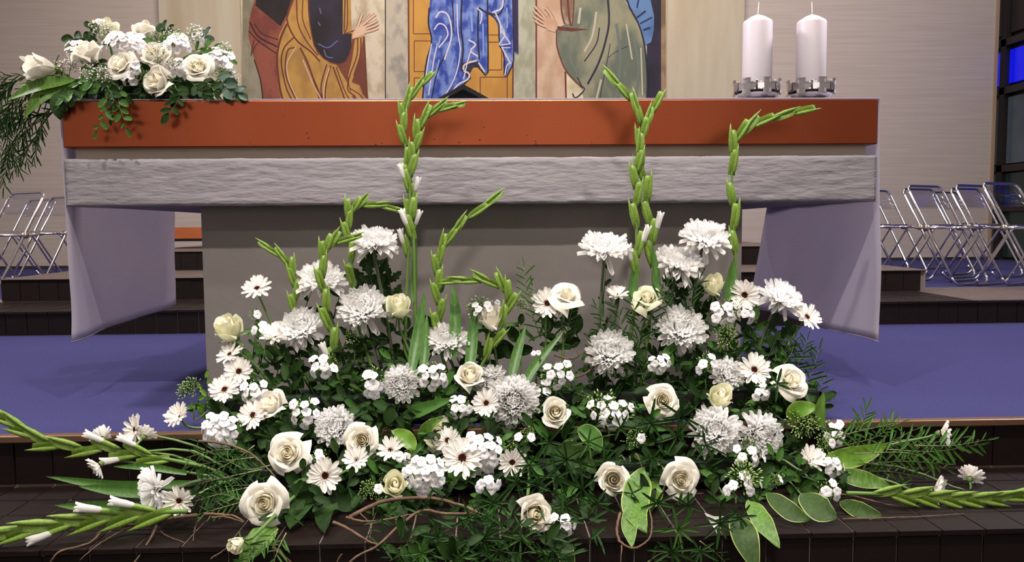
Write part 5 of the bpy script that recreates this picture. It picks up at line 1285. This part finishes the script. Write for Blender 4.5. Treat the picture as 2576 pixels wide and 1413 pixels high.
for (x,y,Y,n,lab) in ((155,180,0.04,2,'green bud spray right of the outermost rose'),(350,190,-0.02,2,'green bud spray between the bouquet roses'),(560,185,0.02,3,'green bud spray at the right of the altar bouquet'),(400,100,0.08,2,'yellow-green spray under the top bouquet rose'),(225,110,0.1,1,'green bud spray behind the open-mouthed bouquet rose')):
    phlox(x,y,22,16,0,n,lab,Y=Y,grp='green sprays in the altar bouquet',nleaf=1,base=bb_(x))
# clouds of tiny blossoms
def gyp(x, y, rx, ry, n, Y, lab):
    p = W(x,y,Y); s = SP(Y); b = bb_(x); r = empty('tiny_blossom_spray', b, lab, 'flower', 'sprays of tiny white blossoms in the altar bouquet')
    st, fl = MB(), MB(); lp = p-b; rr = random.Random(int(x*7+y))
    hub = lp-Vector((0,0,ry*0.9/s))
    st.tube([(0,0,0), hub], 0.001, 4)
    hubs = [hub+Vector((rr.uniform(-.5,.5)*rx/s, rr.uniform(-.3,.3)*rx/s, rr.uniform(0.1,.8)*ry/s)) for _ in range(9)]
    for h in hubs: st.tube([hub, h], 0.0006, 3, cap=False)
    for i in range(n):
        a = rr.uniform(0,6.28); t = math.sqrt(rr.random()); q = lp+Vector((math.cos(a)*t*rx/s, rr.uniform(-0.5,0.3)*rx/s, math.sin(a)*t*ry/s))
        h = min(hubs, key=lambda k: (k-q).length); st.tube([h, q], 0.0004, 3, cap=False)
        m = aim(q, (rr.uniform(-1,1), -1, rr.uniform(-.2,1)), 0, rr.uniform(1.4,2.7)/s)
        fl.add([(1,0,0),(-1,0,0),(0,1,0),(0,-1,0),(0,0,1),(0,0,-1),], [(0,2,4),(2,1,4),(1,3,4),(3,0,4),(2,0,5),(1,2,5),(3,1,5),(0,3,5)], m)
    ob('stems', st.me('stems','gypstem'), r)['kind'] = 'stuff'; ob('blossoms', fl.me('blossoms','breath'), r)['kind'] = 'stuff'
for a in ((258,72,30,20,110,0.10,'spray of tiny blossoms before the upper left bouquet rose'),(490,88,24,26,90,0.06,'spray of tiny blossoms standing up at the upper right of the bouquet'),(562,135,22,32,90,0.05,'spray of tiny blossoms at the right end of the bouquet'),
          (245,188,42,22,150,-0.01,'spray of tiny blossoms low on the left of the bouquet'),(440,95,30,22,90,0.08,'spray of tiny blossoms right of the top bouquet rose'),(395,128,30,22,60,-0.02,'fine twiggy spray over the middle bouquet rose'),
          (440,160,22,14,60,-0.02,'spray of tiny blossoms between the right bouquet roses'),(585,195,20,16,60,0.03,'spray of tiny blossoms lowest at the right of the bouquet'),(175,165,34,14,70,0.05,'dark twiggy spray right of the outermost bouquet rose')): gyp(*a)
# bouquet leaves
for (pts, n, L, key, lab) in (
 (((440,215,-0.02),(450,245,-0.04),(425,285,-0.05)),9,34,'dk','glossy green sprig hanging over the copper front, right of the bouquet middle'),
 (((200,205,0.0),(180,235,-0.03),(150,262,-0.04)),8,34,'dk','leafy sprig hanging over the left altar corner'),
 (((215,225,0.0),(175,240,-0.04),(160,250,-0.05)),7,26,'mid','small leafy sprig at the left altar corner'),
 (((265,225,-0.02),(268,270,-0.05),(245,330,-0.05)),9,26,'mid','trailing sprig hanging lowest over the copper front'),
 (((300,220,-0.02),(300,265,-0.05),(320,322,-0.05)),9,24,'mid','trailing sprig beside the lowest one on the copper front'),
 (((270,215,-0.02),(285,250,-0.05),(280,300,-0.05)),8,24,'dk','short trailing sprig between the two trailing ones'),
 (((540,190,0.0),(570,215,-0.02),(600,235,-0.02)),8,32,'roseg','grey-green leaves at the right end of the bouquet'),
 (((500,200,0.0),(540,225,-0.02),(590,245,-0.02)),8,34,'dk','dark leaves resting on the altar at the right of the bouquet'),
 (((480,205,0.0),(500,225,-0.03),(520,240,-0.03)),7,30,'dk','dark glossy leaves right of the lowest bouquet rose'),
 (((240,115,0.08),(215,100,0.08),(185,98,0.08)),6,32,'rose','dark round leaves at the upper left of the bouquet'),
 (((250,110,0.1),(235,90,0.1),(225,72,0.1)),5,26,'rose','dark round leaves behind the open-mouthed bouquet rose'),
 (((330,215,0.0),(260,220,-0.02),(180,225,-0.02)),10,36,'dk','dark leaves under the left roses of the bouquet'),
 (((300,210,0.0),(240,205,-0.02),(200,212,-0.02)),9,32,'mid','mid green leaves under the tiny blossoms'),
 (((400,170,0.05),(360,180,0.03),(300,200,0.03)),9,36,'dk','dark leaves between the bouquet roses'),
 (((420,190,0.05),(450,205,0.03),(520,205,0.03)),9,36,'dk','dark leaves below the rightmost bouquet rose'),
 (((340,130,0.08),(400,110,0.08),(430,90,0.08)),9,32,'mid','leaves behind the middle bouquet rose'),
 (((480,130,0.08),(530,120,0.08),(580,150,0.08)),9,30,'mid','leaves behind the rightmost bouquet rose'),
 (((250,150,0.06),(250,170,0.03),(240,200,0.03)),8,32,'dk','dark leaves right of the open-mouthed bouquet rose'),
 (((350,150,0.06),(345,180,0.03),(350,215,0.02)),8,32,'dk','dark leaves in the middle of the bouquet'),
 (((390,85,0.12),(410,75,0.12),(425,68,0.12)),5,26,'dk','small dark leaves at the top of the bouquet'),
 (((500,110,0.1),(515,95,0.1),(520,85,0.1)),4,24,'roseg','small grey leaves at the upper right of the bouquet'),
 (((360,235,0.03),(440,238,0.02),(520,240,0.02)),10,30,'dk','dark leaves lying on the altar edge'),
 (((210,235,0.03),(270,232,0.0),(350,238,0.0)),10,32,'dk','dark leaves lying on the altar edge at the left'),
 ):
    P = [W(*q) for q in pts]; sprig('leafy_sprig', P, key, n, 1.2*L/SP(0), 0.55 if key in ('dk','mid') else 0.75, lab, 'foliage', 'leaves of the altar bouquet', sm='stem', ang=1.0, jit=0.4)
for (pts, wd, m, lab) in (
 ((( 170,225,0.0),(150,262,-0.02),(152,302,-0.02)),44,'leafdk','round dark leaf hanging left of the copper slab'),
 (((190,200,0.04),(100,215,0.04),(20,250,0.04)),34,'hosta','long blade leaf reaching left from the bouquet, upper'),
 (((190,212,0.04),(110,240,0.04),(60,295,0.04)),40,'hosta','drooping broad blade leaf left of the bouquet'),
 (((180,205,0.05),(110,205,0.05),(40,215,0.05)),14,'leafbr','thin bright blade above the long leaf left of the bouquet'),
 ):
    ribbon('blade_leaf', pts, wd, m, lab, 'leaf', 'broad leaves of the altar bouquet')
# drooping feathery asparagus foliage at the far left
AG = 'dark feathery foliage hanging left of the altar'
HW = ['topmost','second from the top','outermost top','long middle','left upper','inner middle','left middle','right short','right long','far left','central long','central upper','shortest top','left short']
for i, pts in enumerate((((180,205),(110,195),(40,190),(-30,200)),((170,210),(80,225),(30,270),(5,330)),((160,235),(80,280),(60,350),(70,410)),((150,240),(110,300),(100,350),(85,400)),((120,205),(50,240),(10,290),(-10,360)),
           ((100,285),(70,330),(30,380),(5,450)),((60,240),(20,300),(30,370),(50,430)),((170,265),(110,290),(60,300),(20,330)),((110,290),(100,340),(60,380),(30,440)),((40,200),(10,240),(-10,300),(0,380)),
           ((60,260),(50,330),(20,400),(10,470)),((90,220),(40,280),(20,340),(20,400)),((60,195),(30,210),(5,230),(-20,260)),((80,230),(60,280),(10,310),(-20,330)))):
    fs([(x,y,0.06+0.02*(i%3)) for x,y in pts], 30, 40, 'dark feathery frond drooping left of the altar, '+HW[i]+' one', key='narrow', wr=0.8, grp=AG, ang=0.6, jit=0.35)
